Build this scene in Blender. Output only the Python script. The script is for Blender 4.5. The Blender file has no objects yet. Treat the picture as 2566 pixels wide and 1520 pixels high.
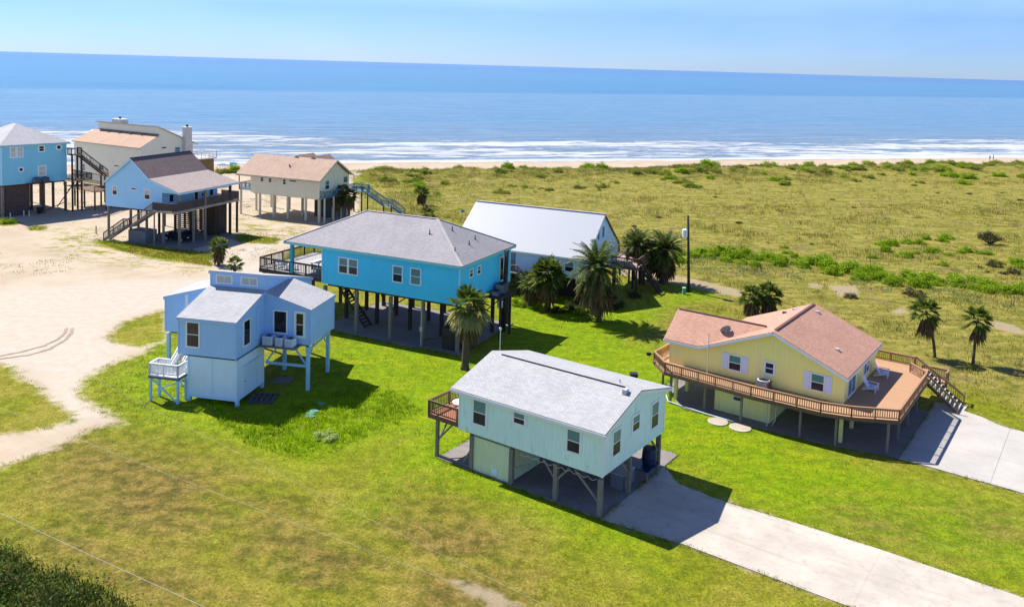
import bpy, bmesh, math, random
import numpy as np
from mathutils import Vector, Matrix
R_ = math.radians
random.seed(7); RNG = np.random.default_rng(11)
scene = bpy.context.scene
COL = scene.collection

# ------------------------------------------------------------------ camera
F_PX, PITCH, ROLL, CAM_H, CX, CY = 2183.09, R_(4.70), R_(1.63), 26.81, 1253.6, 343.14
_fw = Vector((0, math.cos(PITCH), -math.sin(PITCH))); _rt = Vector((1, 0, 0)); _up = _rt.cross(_fw)
CR = _rt*math.cos(ROLL) + _up*math.sin(ROLL); CU = _up*math.cos(ROLL) - _rt*math.sin(ROLL)
cd = bpy.data.cameras.new('camera'); cam = bpy.data.objects.new('camera', cd); COL.objects.link(cam)
cam.matrix_world = Matrix(((CR.x, CU.x, -_fw.x, 0), (CR.y, CU.y, -_fw.y, 0), (CR.z, CU.z, -_fw.z, CAM_H), (0, 0, 0, 1)))
cd.sensor_width = 36; cd.lens = F_PX/2566*36; cd.clip_start = .5; cd.clip_end = 90000
cd.shift_x = (1283-CX)/2566; cd.shift_y = (CY-760)/2566
scene.camera = cam
def g(px, py, z=0.0):
    """the place on the ground that a surveyed point of the site plan stands on"""
    v = _fw*F_PX + CR*(px-CX) - CU*(py-CY); t = (z-CAM_H)/v.z
    return Vector((v.x*t, v.y*t, z))

# ------------------------------------------------------------------ light
SKY_S = .098
SUN_DIR = Vector((-.648, .49, 1)).normalized()
w = bpy.data.worlds.new('World'); scene.world = w; w.use_nodes = True
nt = w.node_tree; bg = nt.nodes['Background']
sky = nt.nodes.new('ShaderNodeTexSky'); sky.sky_type = 'NISHITA'; sky.sun_disc = False
sky.sun_elevation = R_(50.9); sky.sun_rotation = R_(-52.9)
sky.altitude = 0; sky.air_density = 1.0; sky.dust_density = 0.15; sky.ozone_density = 4.0
def wn(k, **kw):
    q = nt.nodes.new('ShaderNode'+k)
    for a, b in kw.items(): setattr(q, a, b)
    return q
_tc = wn('TexCoord'); _sx = wn('SeparateXYZ'); nt.links.new(_tc.outputs['Generated'], _sx.inputs[0])
_cr = wn('ValToRGB'); nt.links.new(_sx.outputs[2], _cr.inputs[0]); _el = _cr.color_ramp.elements
_el[0].position = 0.0; _el[0].color = (.45, .63, 1.12, 1); _el[1].position = .85; _el[1].color = (.12, .24, .7, 1)

for _p, _c in ((.06, (.37, .56, 1.04, 1)), (.17, (1.10, 1.20, 1.35, 1)), (.40, (.74, .86, 1.14, 1))): _e = _el.new(_p); _e.color = _c
# thin high cloud, mostly over the left of the sea
_mp = wn('Mapping'); nt.links.new(_tc.outputs['Generated'], _mp.inputs[0]); _mp.inputs['Scale'].default_value = (1.1, 1.1, 5)
_ns = wn('TexNoise'); nt.links.new(_mp.outputs[0], _ns.inputs['Vector']); _ns.inputs['Scale'].default_value = 1.6; _ns.inputs['Detail'].default_value = 5; _ns.inputs['Distortion'].default_value = .4
_mr = wn('MapRange'); nt.links.new(_ns.outputs[0], _mr.inputs[0]); _mr.inputs[1].default_value = .42; _mr.inputs[2].default_value = .75; _mr.inputs[4].default_value = .30
_tm = wn('Mix', data_type='RGBA', blend_type='MULTIPLY'); _tm.inputs[0].default_value = 1
nt.links.new(sky.outputs[0], _tm.inputs[6]); nt.links.new(_cr.outputs[0], _tm.inputs[7])
_cm = wn('Mix', data_type='RGBA'); nt.links.new(_mr.outputs[0], _cm.inputs[0]); nt.links.new(_tm.outputs[2], _cm.inputs[6]); _cm.inputs[7].default_value = (5.4, 6.4, 7.6, 1)
nt.links.new(_cm.outputs[2], bg.inputs[0]); bg.inputs[1].default_value = SKY_S
sd = bpy.data.lights.new('sun', 'SUN'); sun = bpy.data.objects.new('sun', sd); COL.objects.link(sun)
sd.energy = 5.0; sd.angle = R_(.5); sd.color = (1, .955, .88)
sun.rotation_euler = SUN_DIR.to_track_quat('Z', 'Y').to_euler(); sun.location = (-60, 40, 90)
scene.view_settings.view_transform = 'Standard'; scene.view_settings.look = 'None'
scene.view_settings.exposure = 0.74; scene.view_settings.gamma = 1
scene.cycles.max_bounces = 6; scene.cycles.diffuse_bounces = 3; scene.cycles.transparent_max_bounces = 8
scene.cycles.use_denoising = True

# ------------------------------------------------------------------ material helpers
class NT:
    def __init__(s, name, rough=.8, spec=.3):
        s.m = bpy.data.materials.new(name); s.m.use_nodes = True; s.t = s.m.node_tree
        s.b = s.t.nodes['Principled BSDF']; s.b.inputs['Roughness'].default_value = rough
        s.b.inputs['Specular IOR Level'].default_value = spec
    def n(s, k, **kw):
        q = s.t.nodes.new('ShaderNode'+k)
        for a, b in kw.items(): setattr(q, a, b)
        return q
    def l(s, a, b): s.t.links.new(a, b)
    def put(s, sock, v):
        if v is None: return
        if hasattr(v, 'is_linked') or hasattr(v, 'links'): s.l(v, sock)
        else: sock.default_value = v
    def math(s, op, a, b=0.0, c=None, clamp=False):
        q = s.n('Math', operation=op, use_clamp=clamp); s.put(q.inputs[0], a); s.put(q.inputs[1], b)
        if c is not None: s.put(q.inputs[2], c)
        return q.outputs[0]
    def mix(s, f, a, b, mode='MIX'):
        q = s.n('Mix', data_type='RGBA', blend_type=mode); s.put(q.inputs[0], f)
        s.put(q.inputs[6], a if not isinstance(a, tuple) else (*a[:3], 1)); s.put(q.inputs[7], b if not isinstance(b, tuple) else (*b[:3], 1))
        return q.outputs[2]
    def noise(s, vec, scale, detail=3, rough=.55, dist=0.0):
        q = s.n('TexNoise'); s.l(vec, q.inputs['Vector']); q.inputs['Scale'].default_value = scale
        q.inputs['Detail'].default_value = detail; q.inputs['Roughness'].default_value = rough; q.inputs['Distortion'].default_value = dist
        return q.outputs['Fac']
    def map(s, vec, sc=(1, 1, 1), loc=(0, 0, 0)):
        q = s.n('Mapping'); s.l(vec, q.inputs[0]); q.inputs['Scale'].default_value = sc; q.inputs['Location'].default_value = loc
        return q.outputs[0]
    def coord(s, k='Object'): return s.n('TexCoord').outputs[k]
    def step(s, v, a, b):
        q = s.n('MapRange', interpolation_type='SMOOTHSTEP'); s.put(q.inputs[0], v)
        q.inputs[1].default_value = a; q.inputs[2].default_value = b
        return q.outputs[0]
    def bump(s, h, st=.3, d=.02, n=None):
        q = s.n('Bump'); s.l(h, q.inputs['Height']); q.inputs['Strength'].default_value = st; q.inputs['Distance'].default_value = d
        if n is not None: s.l(n, q.inputs['Normal'])
        s.l(q.outputs[0], s.b.inputs['Normal']); return q.outputs[0]
    def base(s, c): s.put(s.b.inputs['Base Color'], c if not isinstance(c, tuple) else (*c[:3], 1))

def shade(c, k): return tuple(min(1, max(0, v*k)) for v in c)
_M = {}
def paint(name, c, var=.10, rough=.6, scale=1.2, bump=.0):
    """plain painted or bare surface with a little wear"""
    if name in _M: return _M[name]
    s = NT(name, rough); v = s.coord()
    n1 = s.noise(v, scale, 4); n2 = s.noise(v, scale*9, 3)
    f = s.math('ADD', s.math('MULTIPLY', n1, .65), s.math('MULTIPLY', n2, .35))
    s.base(s.mix(s.step(f, .3, .72), shade(c, 1-var), shade(c, 1+var)))
    if bump: s.bump(n2, bump, .01)
    _M[name] = s.m; return s.m
def siding(name, c, kind='groove', pitch=.3, stain=None, trimvar=.05):
    if name in _M: return _M[name]
    s = NT(name, .55); uv = s.coord('UV'); ob = s.coord()
    sep = s.n('SeparateXYZ'); s.l(uv, sep.inputs[0])
    a = sep.outputs[0] if kind == 'groove' else sep.outputs[1]
    fr = s.math('FRACT', s.math('DIVIDE', a, pitch))
    if kind == 'groove': line = s.step(s.math('ABSOLUTE', s.math('SUBTRACT', fr, .5)), .43, .49); h = s.math('SUBTRACT', 1, line)
    else: line = s.math('SUBTRACT', 1, s.step(fr, .0, .14)); h = s.math('SUBTRACT', 1, fr)
    n1 = s.noise(ob, .5, 4); n2 = s.noise(s.map(uv, (3, .5, 1)), 2.0, 4)
    f = s.math('ADD', s.math('MULTIPLY', n1, .5), s.math('MULTIPLY', n2, .5))
    col = s.mix(s.step(f, .35, .65), shade(c, 1-trimvar), shade(c, 1+trimvar))
    # sheets butt together every 1.22 m and each took the paint a little differently
    pan = s.n('TexWhiteNoise', noise_dimensions='1D'); s.l(s.math('FLOOR', s.math('DIVIDE', sep.outputs[0], 1.22)), pan.inputs['W'])
    col = s.mix(s.math('MULTIPLY', pan.outputs[0], .10), col, shade(c, .75))
    col = s.mix(s.math('MULTIPLY', line, .15 if kind == 'groove' else .36), col, shade(c, .45))
    wr = s.noise(s.map(uv, (2.2, .22, 1)), 1.0, 6, .7); col = s.mix(s.math('MULTIPLY', s.step(wr, .54, .74), .22), col, shade(c, .62)); wr2 = s.noise(ob, 1.3, 5, .7); col = s.mix(s.math('MULTIPLY', s.step(wr2, .55, .75), .16), col, (.75, .76, .74))
    if stain:
        st = s.math('MULTIPLY', s.step(s.noise(s.map(uv, (1.6, .45, 1)), 1.3, 5, .65), .56, .74), stain[3])
        col = s.mix(st, col, stain[:3])
    s.base(col); s.bump(h, .2 if kind == 'groove' else .5, .010 if kind == 'groove' else .02)
    _M[name] = s.m; return s.m
def shingle(name, c, var=.16, c2=None):
    if name in _M: return _M[name]
    s = NT(name, .85, .25); uv = s.coord('UV'); ob = s.coord()
    br = s.n('TexBrick'); s.l(uv, br.inputs['Vector']); br.offset = .5
    br.inputs['Scale'].default_value = 1; br.inputs['Brick Width'].default_value = .32; br.inputs['Row Height'].default_value = .15
    br.inputs['Mortar Size'].default_value = .011; br.inputs['Mortar Smooth'].default_value = .4
    c2 = c2 or shade(c, .8)
    br.inputs['Color1'].default_value = (*shade(c, 1+var), 1); br.inputs['Color2'].default_value = (*c2, 1)
    br.inputs['Mortar'].default_value = (*shade(c, .42), 1)
    n1 = s.noise(ob, .35, 5, .6); n3 = s.noise(uv, 9.0, 3, .6); n4 = s.noise(s.map(uv, (1.5, .12, 1)), 1.0, 5, .65)
    f = s.math('ADD', s.math('MULTIPLY', n1, .45), s.math('MULTIPLY', n3, .55))
    col = s.mix(s.step(f, .32, .68), s.mix(.32, br.outputs[0], shade(c, .6)), s.mix(.3, br.outputs[0], shade(c, 1.22)))
    col = s.mix(s.math('MULTIPLY', s.step(n4, .50, .70), .28), col, shade(c, .66))
    s.base(col); s.bump(br.outputs['Fac'], -.4, .012)
    _M[name] = s.m; return s.m
def boards(name, c, axis=0, pitch=.14, gap=.4, var=.18):
    if name in _M: return _M[name]
    s = NT(name, .75); uv = s.coord('UV'); sep = s.n('SeparateXYZ'); s.l(uv, sep.inputs[0])
    a = s.math('DIVIDE', sep.outputs[axis], pitch); fr = s.math('FRACT', a)
    wn = s.n('TexWhiteNoise', noise_dimensions='1D'); s.l(s.math('FLOOR', a), wn.inputs['W'])
    grain = s.noise(s.map(uv, (2, 26, 1) if axis else (26, 2, 1)), 1, 3)
    f = s.math('ADD', s.math('MULTIPLY', wn.outputs[0], .6), s.math('MULTIPLY', grain, .4))
    col = s.mix(f, shade(c, 1-var), shade(c, 1+var))
    line = s.step(s.math('ABSOLUTE', s.math('SUBTRACT', fr, .5)), .44, .5)
    s.base(s.mix(s.math('MULTIPLY', line, gap), col, shade(c, .2))); s.bump(s.math('SUBTRACT', 1, line), .4, .01)
    _M[name] = s.m; return s.m
def timber(name, c, var=.22):
    if name in _M: return _M[name]
    s = NT(name, .85); ob = s.coord(); n = s.noise(s.map(ob, (7, 7, 1.0)), 2.2, 4); n2 = s.noise(ob, .8, 2)
    s.base(s.mix(s.step(s.math('ADD', s.math('MULTIPLY', n, .6), s.math('MULTIPLY', n2, .4)), .3, .7), shade(c, 1-var), shade(c, 1+var)))
    s.bump(n, .3, .01); _M[name] = s.m; return s.m
def glass(name, c, rough=.08, blinds=None):
    if name in _M: return _M[name]
    s = NT(name, rough, .35); uv = s.coord('UV')
    if blinds:
        sep = s.n('SeparateXYZ'); s.l(uv, sep.inputs[0]); fr = s.math('FRACT', s.math('DIVIDE', sep.outputs[1], .06))
        s.base(s.mix(s.step(fr, .1, .6), c, blinds))
    else:
        n = s.noise(uv, 1.7, 2); s.base(s.mix(s.step(n, .4, .6), c, shade(c, 1.7)))
    s.b.inputs['Coat Weight'].default_value = .12; s.b.inputs['Coat Roughness'].default_value = .03
    _M[name] = s.m; return s.m
def concrete(name, c, stain=.3, rot=0.0, joint=0):
    if name in _M: return _M[name]
    s = NT(name, .9, .2); ob = s.coord(); q = s.n('Mapping'); s.l(ob, q.inputs[0]); q.inputs['Rotation'].default_value = (0, 0, rot); ob = q.outputs[0]
    n1 = s.noise(ob, .22, 6, .65); n2 = s.noise(ob, 1.7, 5, .7); n3 = s.noise(ob, 30, 2); n4 = s.noise(s.map(ob, (.35, 1.6, 1)), .8, 5, .6)
    col = s.mix(s.step(n1, .34, .66), shade(c, 1-stain*.35), shade(c, 1.08))
    col = s.mix(s.math('MULTIPLY', s.step(n2, .5, .72), stain), col, shade(c, .62))
    col = s.mix(s.math('MULTIPLY', s.step(n4, .54, .7), stain*.8), col, (c[0]*.78, c[1]*.74, c[2]*.68))
    col = s.mix(s.math('MULTIPLY', n3, .14), col, shade(c, .5))
    tr_ = s.noise(s.map(ob, (.05, 1.3, 1)), 1.0, 4, .6); col = s.mix(s.math('MULTIPLY', s.step(tr_, .55, .68), stain*.9), col, (c[0]*.62, c[1]*.60, c[2]*.58))
    vo = s.n('TexVoronoi', feature='DISTANCE_TO_EDGE'); s.l(ob, vo.inputs['Vector']); vo.inputs['Scale'].default_value = .11
    ck = s.math('MULTIPLY', s.math('SUBTRACT', 1, s.step(s.math('ADD', vo.outputs[0], s.math('MULTIPLY', s.math('SUBTRACT', n2, .5), .02)), .0, .005)), .14); col = s.mix(ck, col, shade(c, .3))
    if joint:
        sp = s.n('SeparateXYZ'); s.l(ob, sp.inputs[0]); jx = s.math('ABSOLUTE', s.math('SUBTRACT', s.math('FRACT', s.math('DIVIDE', sp.outputs[0], joint)), .5))
        col = s.mix(s.math('MULTIPLY', s.step(jx, .496-.02/joint, .5), .55), col, shade(c, .25))
    s.base(col); s.bump(n2, .1, .01); _M[name] = s.m; return s.m
def leafmat(name, c1, c2, dead=None, trans=.3, rough=.5, macro=None):
    if name in _M: return _M[name]
    s = NT(name, max(rough, .65), .12); geo = s.n('NewGeometry'); rp = geo.outputs['Random Per Island']; ob = s.coord()
    n = s.noise(ob, .9, 3)
    f = s.math('ADD', s.math('MULTIPLY', rp, .6), s.math('MULTIPLY', n, .4))
    col = s.mix(s.step(f, .25, .8), c1, c2)
    if macro: col = s.mix(s.math('MULTIPLY', s.step(s.math('ADD', s.math('MULTIPLY', s.noise(ob, .055, 4, .6), .6), s.math('MULTIPLY', s.noise(ob, .35, 4), .4)), .44, .60), macro[3]), col, s.mix(rp, shade(macro[:3], .6), shade(macro[:3], 1.3)))
    if dead: col = s.mix(s.step(rp, 1-dead[3], 1-dead[3]+.02), col, dead[:3])
    s.base(col)
    tr = s.n('BsdfTranslucent'); s.l(col, tr.inputs[0]); mx = s.n('MixShader'); mx.inputs[0].default_value = trans
    s.l(s.b.outputs[0], mx.inputs[1]); s.l(tr.outputs[0], mx.inputs[2])
    out = s.t.nodes['Material Output']; s.l(mx.outputs[0], out.inputs[0])
    _M[name] = s.m; return s.m

# ------------------------------------------------------------------ object helpers
def tag(o, label=None, cat=None, group=None, kind=None):
    if label: o['label'] = label
    if cat: o['category'] = cat
    if group: o['group'] = group
    if kind: o['kind'] = kind
    return o
def empty(name, loc=(0, 0, 0), rz=0.0, label=None, cat=None, group=None):
    o = bpy.data.objects.new(name, None); COL.objects.link(o); o.location = loc; o.rotation_euler = (0, 0, rz)
    o.empty_display_size = .3
    return tag(o, label, cat, group)
def copy_tree(o, parent=None):
    c = o.copy(); COL.objects.link(c)
    if parent: c.parent = parent
    for ch in [q for q in bpy.data.objects if q.parent == o]: copy_tree(ch, c)
    return c
class MB:
    """collects faces given in (u, v, z): u runs left along the front, v runs back; x = -u, y = v"""
    def __init__(s, flip=True): s.v = []; s.f = []; s.k = -1 if flip else 1
    def P(s, pts): 
        i = len(s.v); s.v += [(s.k*p[0], p[1], p[2]) for p in pts]; return i
    def hexa(s, a):
        i = s.P(a); s.f += [(i, i+3, i+2, i+1), (i+4, i+5, i+6, i+7), (i, i+1, i+5, i+4), (i+1, i+2, i+6, i+5), (i+2, i+3, i+7, i+6), (i+3, i, i+4, i+7)]; return s
    def box(s, u0, u1, v0, v1, z0, z1):
        return s.hexa([(u0, v0, z0), (u1, v0, z0), (u1, v1, z0), (u0, v1, z0), (u0, v0, z1), (u1, v0, z1), (u1, v1, z1), (u0, v1, z1)])
    def prism(s, pts, d):
        n = len(pts); i = s.P(pts); s.P([(p[0]+d[0], p[1]+d[1], p[2]+d[2]) for p in pts])
        s.f.append(tuple(range(i, i+n))); s.f.append(tuple(range(i+2*n-1, i+n-1, -1)))
        for k in range(n): s.f.append((i+k, i+(k+1) % n, i+n+(k+1) % n, i+n+k))
        return s
    def slab(s, pts, t): return s.prism(pts, (0, 0, -t))
    def ext_v(s, prof, v0, v1): return s.prism([(a, v0, b) for a, b in prof], (0, v1-v0, 0))
    def ext_u(s, prof, u0, u1): return s.prism([(u0, a, b) for a, b in prof], (u1-u0, 0, 0))
    def beam(s, p, q, w=.1, h=.1, up=(0, 0, 1)):
        p = Vector(p); q = Vector(q); d = (q-p).normalized(); upv = Vector(up)
        if abs(d.dot(upv)) > .97: upv = Vector((1, 0, 0))
        a = d.cross(upv).normalized(); b = a.cross(d)
        c = [(-1, -1), (1, -1), (1, 1), (-1, 1)]
        return s.hexa([tuple(e+a*(x*w/2)+b*(y*h/2)) for e in (p, q) for x, y in c])
    def tube(s, pts, r, n=8, cap=True):
        pts = [Vector(p) for p in pts]; rs = r if isinstance(r, (list, tuple)) else [r]*len(pts); base = len(s.v)
        for k, p in enumerate(pts):
            d = (pts[min(k+1, len(pts)-1)]-pts[max(k-1, 0)]).normalized()
            a = d.cross(Vector((0, 0, 1)) if abs(d.z) < .9 else Vector((1, 0, 0))).normalized(); b = a.cross(d)
            s.P([tuple(p+a*math.cos(t)*rs[k]+b*math.sin(t)*rs[k]) for t in (2*math.pi*j/n for j in range(n))])
        for k in range(len(pts)-1):
            for j in range(n):
                s.f.append((base+k*n+j, base+k*n+(j+1) % n, base+(k+1)*n+(j+1) % n, base+(k+1)*n+j))
        if cap: s.f.append(tuple(range(base, base+n))); s.f.append(tuple(range(base+len(pts)*n-1, base+(len(pts)-1)*n-1, -1)))
        return s
    def pieces(s, name, mat, parent=None):
        for k in range(len(s.v)//8):
            q = MB(); q.v = s.v[k*8:k*8+8]; q.f = [tuple(i-k*8 for i in f) for f in s.f[k*6:k*6+6]]; q.build(name, mat, parent)
    def build(s, name, mat, parent=None, bevel=0.0, smooth=False):
        me = bpy.data.meshes.new(name); me.from_pydata(s.v, [], s.f); me.update()
        bm = bmesh.new(); bm.from_mesh(me)
        bmesh.ops.recalc_face_normals(bm, faces=bm.faces)
        if bevel: bmesh.ops.bevel(bm, geom=list(bm.edges), offset=bevel, segments=1, affect='EDGES', clamp_overlap=True)
        uvl = bm.loops.layers.uv.new('UVMap')
        for f in bm.faces:
            n = f.normal
            t = Vector((-n.y, n.x, 0)); t = Vector((1, 0, 0)) if t.length < 1e-3 else t.normalized(); b = n.cross(t)
            for l in f.loops: l[uvl].uv = (l.vert.co.dot(t), l.vert.co.dot(b) if abs(n.z) < .999 else l.vert.co.y)
            f.smooth = smooth
        bm.to_mesh(me); bm.free()
        me.materials.append(mat); o = bpy.data.objects.new(name, me); COL.objects.link(o)
        if parent: o.parent = parent
        return o
def raw_mesh(name, V, F, mat, parent=None, smooth=False):
    """V (n,3) and F (m,3|4) numpy arrays"""
    me = bpy.data.meshes.new(name); k = F.shape[1]
    me.vertices.add(len(V)); me.vertices.foreach_set('co', np.ascontiguousarray(V, np.float32).ravel())
    me.loops.add(F.size); me.loops.foreach_set('vertex_index', np.ascontiguousarray(F, np.int32).ravel())
    me.polygons.add(len(F)); me.polygons.foreach_set('loop_start', np.arange(0, F.size, k, dtype=np.int32))
    me.polygons.foreach_set('loop_total', np.full(len(F), k, np.int32))
    me.update(calc_edges=True)
    if smooth: me.polygons.foreach_set('use_smooth', np.ones(len(F), bool))
    me.materials.append(mat); o = bpy.data.objects.new(name, me); COL.objects.link(o)
    if parent: o.parent = parent
    return o

# ------------------------------------------------------------------ ground
SH_P = np.array([3.5, 246.0]); SH_T = np.array([.949, .315]); SH_N = np.array([.315, -.949])   # shoreline and the way inland
def px_poly(pts): return np.array([g(*p)[:2] for p in pts])
def sdist(P, poly):
    """signed distance to a polygon, positive inside"""
    d = np.full(len(P), 1e9); ins = np.zeros(len(P), bool); n = len(poly)
    for i in range(n):
        a = poly[i]; b = poly[(i+1) % n]; e = b-a; w_ = P-a
        t = np.clip((w_@e)/(e@e+1e-12), 0, 1); q = w_-t[:, None]*e; d = np.minimum(d, np.hypot(q[:, 0], q[:, 1]))
        c = ((a[1] > P[:, 1]) != (b[1] > P[:, 1])) & (P[:, 0] < (b[0]-a[0])*(P[:, 1]-a[1])/((b[1]-a[1]) if b[1] != a[1] else 1e-9)+a[0])
        ins ^= c
    return np.where(ins, d, -d)
def inpoly(P, poly): return sdist(P, poly) > 0
def vnoise(P, sc, seed=0):
    """smooth value noise in the plane"""
    Q = P*sc+seed*17.3; i = np.floor(Q).astype(np.int64); f = Q-i; f = f*f*(3-2*f)
    def h(a, b):
        n = (a*374761393+b*668265263+seed*1274126177) & 0x7fffffff; n = ((n ^ (n >> 13))*1274126177) & 0x7fffffff
        return ((n ^ (n >> 16)) & 0xffff)/65535.0
    x0, y0 = i[:, 0], i[:, 1]
    return (h(x0, y0)*(1-f[:, 0])+h(x0+1, y0)*f[:, 0])*(1-f[:, 1])+(h(x0, y0+1)*(1-f[:, 0])+h(x0+1, y0+1)*f[:, 0])*f[:, 1]
def fbm(P, sc, seed=0, o=4):
    return sum(vnoise(P, sc*2**k, seed+k)*.5**(k+1) for k in range(o))/(1-.5**o)
SAND = px_poly([(-900, 470), (0, 440), (200, 420), (540, 400), (900, 395), (930, 428), (880, 452), (905, 492), (900, 540), (850, 585), (760, 600), (712, 640),
                (700, 690), (600, 700), (540, 712), (500, 735), (430, 762), (416, 790), (420, 850), (395, 862), (352, 890), (300, 905), (255, 925),
                (212, 952), (192, 985), (228, 1012), (275, 1038), (306, 1060), (222, 1078), (145, 1122), (62, 1150), (0, 1170), (-900, 1420)])
GR_IN = [px_poly(p) for p in (
    [(285, 829), (311, 806), (409, 776), (420, 851), (356, 869), (289, 860), (268, 845)],
    [(-900, 905), (0, 912), (35, 922), (50, 948), (90, 966), (129, 1006), (178, 1033), (187, 1056), (133, 1068), (66, 1082), (-900, 1160)],
    [(227, 600), (311, 609), (430, 625), (533, 636), (529, 666), (400, 652), (311, 630), (250, 618)],
    [(560, 585), (640, 590), (705, 598), (690, 612), (600, 606)],
    [(-60, 545), (20, 548), (55, 560), (30, 566), (-60, 562)], [(70, 567), (118, 568), (110, 577), (75, 577)])]
SPARSE = px_poly([(120, 560), (250, 575), (240, 600), (330, 625), (520, 662), (520, 680), (260, 660), (120, 620)])
SPARSE2 = px_poly([(590, 540), (640, 530), (760, 560), (800, 590), (720, 600), (600, 588)])
LUSH = px_poly([(355, 880), (420, 850), (640, 1010), (860, 830), (1240, 900), (1250, 740), (1600, 770), (1760, 690), (1900, 700), (1700, 800), (1650, 880), (2000, 1100),
                (2250, 1200), (2566, 1270), (3300, 1450), (2700, 1500), (1900, 1290), (1700, 1160), (1660, 1420), (1500, 1370), (1250, 1260), (1060, 1190), (980, 1240), (900, 1300),
                (1000, 1100), (760, 1170), (560, 1100), (330, 1040), (260, 960)])
DUNE = px_poly([(900, 540), (1000, 560), (1150, 560), (1500, 620), (1640, 690), (1790, 720), (1850, 790), (2100, 830), (2380, 960), (2566, 1010), (3600, 1150), (5200, 380), (940, 380)])
BROWN = [px_poly(p) for p in ([(60, 1330), (260, 1330), (420, 1420), (560, 1500), (400, 1560), (200, 1450)], [(620, 1260), (900, 1350), (1000, 1430), (800, 1470), (600, 1380)], [(180, 1110), (430, 1140), (560, 1200), (560, 1300), (400, 1380), (240, 1330), (120, 1230)], [(1000, 1440), (1190, 1400), (1330, 1450), (1320, 1620), (980, 1620)],
    [(2130, 1290), (2250, 1300), (2290, 1350), (2180, 1340)], [(2420, 1290), (2530, 1300), (2540, 1350), (2440, 1340)], [(1000, 1250), (1300, 1330), (1250, 1440), (950, 1380)], [(1700, 770), (1760, 765), (1700, 830), (1620, 850)],
    [(1150, 452), (1500, 445), (2000, 458), (2700, 474), (2700, 508), (1900, 512), (1700, 492), (1300, 478)], [(2080, 570), (2200, 560), (2260, 590), (2300, 640), (2150, 630)], [(2050, 430), (2566, 425), (2700, 445), (2300, 452)])]
DIRT = [px_poly(p) for p in ([(1130, 1460), (1165, 1455), (1260, 1490), (1330, 1540), (1250, 1540), (1180, 1490)], [(1690, 690), (1740, 700), (1850, 725), (1880, 745), (1820, 740), (1700, 712)], [(1560, 665), (1700, 695), (1700, 712), (1550, 690)],
    [(2030, 710), (2060, 712), (2055, 725), (2030, 722)], [(2075, 715), (2150, 715), (2150, 745), (2100, 742)], [(2235, 775), (2270, 772), (2275, 785), (2240, 788)], [(2480, 800), (2540, 815), (2566, 830), (2560, 840), (2490, 822)], [(1180, 425), (1210, 412), (1290, 412), (1240, 432)], [(1370, 418), (1400, 410), (1420, 420), (1385, 424)])]
MARSH = px_poly([(-700, 1300), (0, 1388), (60, 1412), (170, 1440), (260, 1490), (330, 1530), (420, 1620), (300, 1700), (-900, 1700)])
SIDEWALKS = []
def axis(parts):
    out = []
    for a, b, st in parts: out += list(np.arange(a, b, st))
    return np.array(out)
xs = np.concatenate([-np.geomspace(4000, 140, 22), axis([(-138, -95, 1.2), (-95, 60, .42), (60, 130, .9), (130, 300, 2.4)]), np.geomspace(302, 6000, 22)])
ys = np.concatenate([-np.geomspace(3000, 6, 16), axis([(-5, 34, 2.5), (34, 122, .38), (122, 200, .8), (200, 250, .6), (250, 400, 1.8)]), np.geomspace(402, 3000, 12)])
GX, GY = np.meshgrid(xs, ys); GP = np.stack([GX.ravel(), GY.ravel()], 1)
S_IN = (GP-SH_P)@SH_N
near = (np.abs(GP[:, 0]) < 400) & (GP[:, 1] < 420) & (GP[:, 1] > -50)
def field(poly, soft, P=GP, m=None):
    m = near if m is None else m; o = np.zeros(len(P)); o[m] = np.clip(.5+sdist(P[m], poly)/soft*.5, 0, 1); return o
a_sand = field(SAND, 1.6)
for p in GR_IN: a_sand = np.minimum(a_sand, 1-field(p, 1.4))
a_sand = np.maximum(a_sand*(S_IN > 15), 0)
a_sparse = np.maximum(field(SPARSE, 3), field(SPARSE2, 3))
a_lush = field(LUSH, 5); a_dune = field(DUNE, 5)
a_brown = np.max([field(p, 6) for p in BROWN], 0); a_dirt = np.max([field(p, .9) for p in DIRT], 0)
DRVP = [px_poly([(1503, 1300), (1716, 1366), (2128, 1521), (3000, 1850), (3000, 1640), (2566, 1499), (1990, 1310), (1702, 1214)]), px_poly([(2280, 1160), (2430, 1199), (2566, 1237), (2566, 1083), (2462, 1046), (2330, 1010)])]
for q in DRVP:
    dd = np.full(len(GP), -9.); dd[near] = sdist(GP[near], q); a_dirt = np.maximum(a_dirt, np.clip(1-np.abs(dd+.05)/.55, 0, 1)*.62)
a_beach = np.clip((24-S_IN+3*(fbm(GP, .07, 3)-.5)*2+ (GP[:, 0] < -30)*4)/3, 0, 1)
def height(P, dune=None):
    s = (P-SH_P)@SH_N
    z = .05*(fbm(P, .22, 5)-.5)
    h = fbm(P, .045, 9, 4); hh = fbm(P, .16, 21, 3)
    ridge = np.exp(-((s-31)/7.0)**2)*(1.5*h+1.5*hh)
    fieldz = np.clip((s-20)/6, 0, 1)*np.exp(-np.clip(s-38, 0, None)/75)*(.55*(h-.35)+.35*(hh-.5))
    wide = (P[:, 0] > -62).astype(float)*np.clip((P[:, 0]+62)/25, 0, 1)
    z = z+(ridge+fieldz)*wide*.8
    z = z+np.where(s < 20, -.3*np.clip((20-s)/20, 0, 1), 0)+np.where(s < 0, np.maximum(s*.05, -4), 0)
    return z
GZ = height(GP)
GZ = np.where(a_lush+a_sand > .2, GZ*.4, GZ)
nx, ny = len(xs), len(ys)
idx = np.arange(nx*ny).reshape(ny, nx)
QF = np.stack([idx[:-1, :-1], idx[:-1, 1:], idx[1:, 1:], idx[1:, :-1]], -1).reshape(-1, 4)

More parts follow.
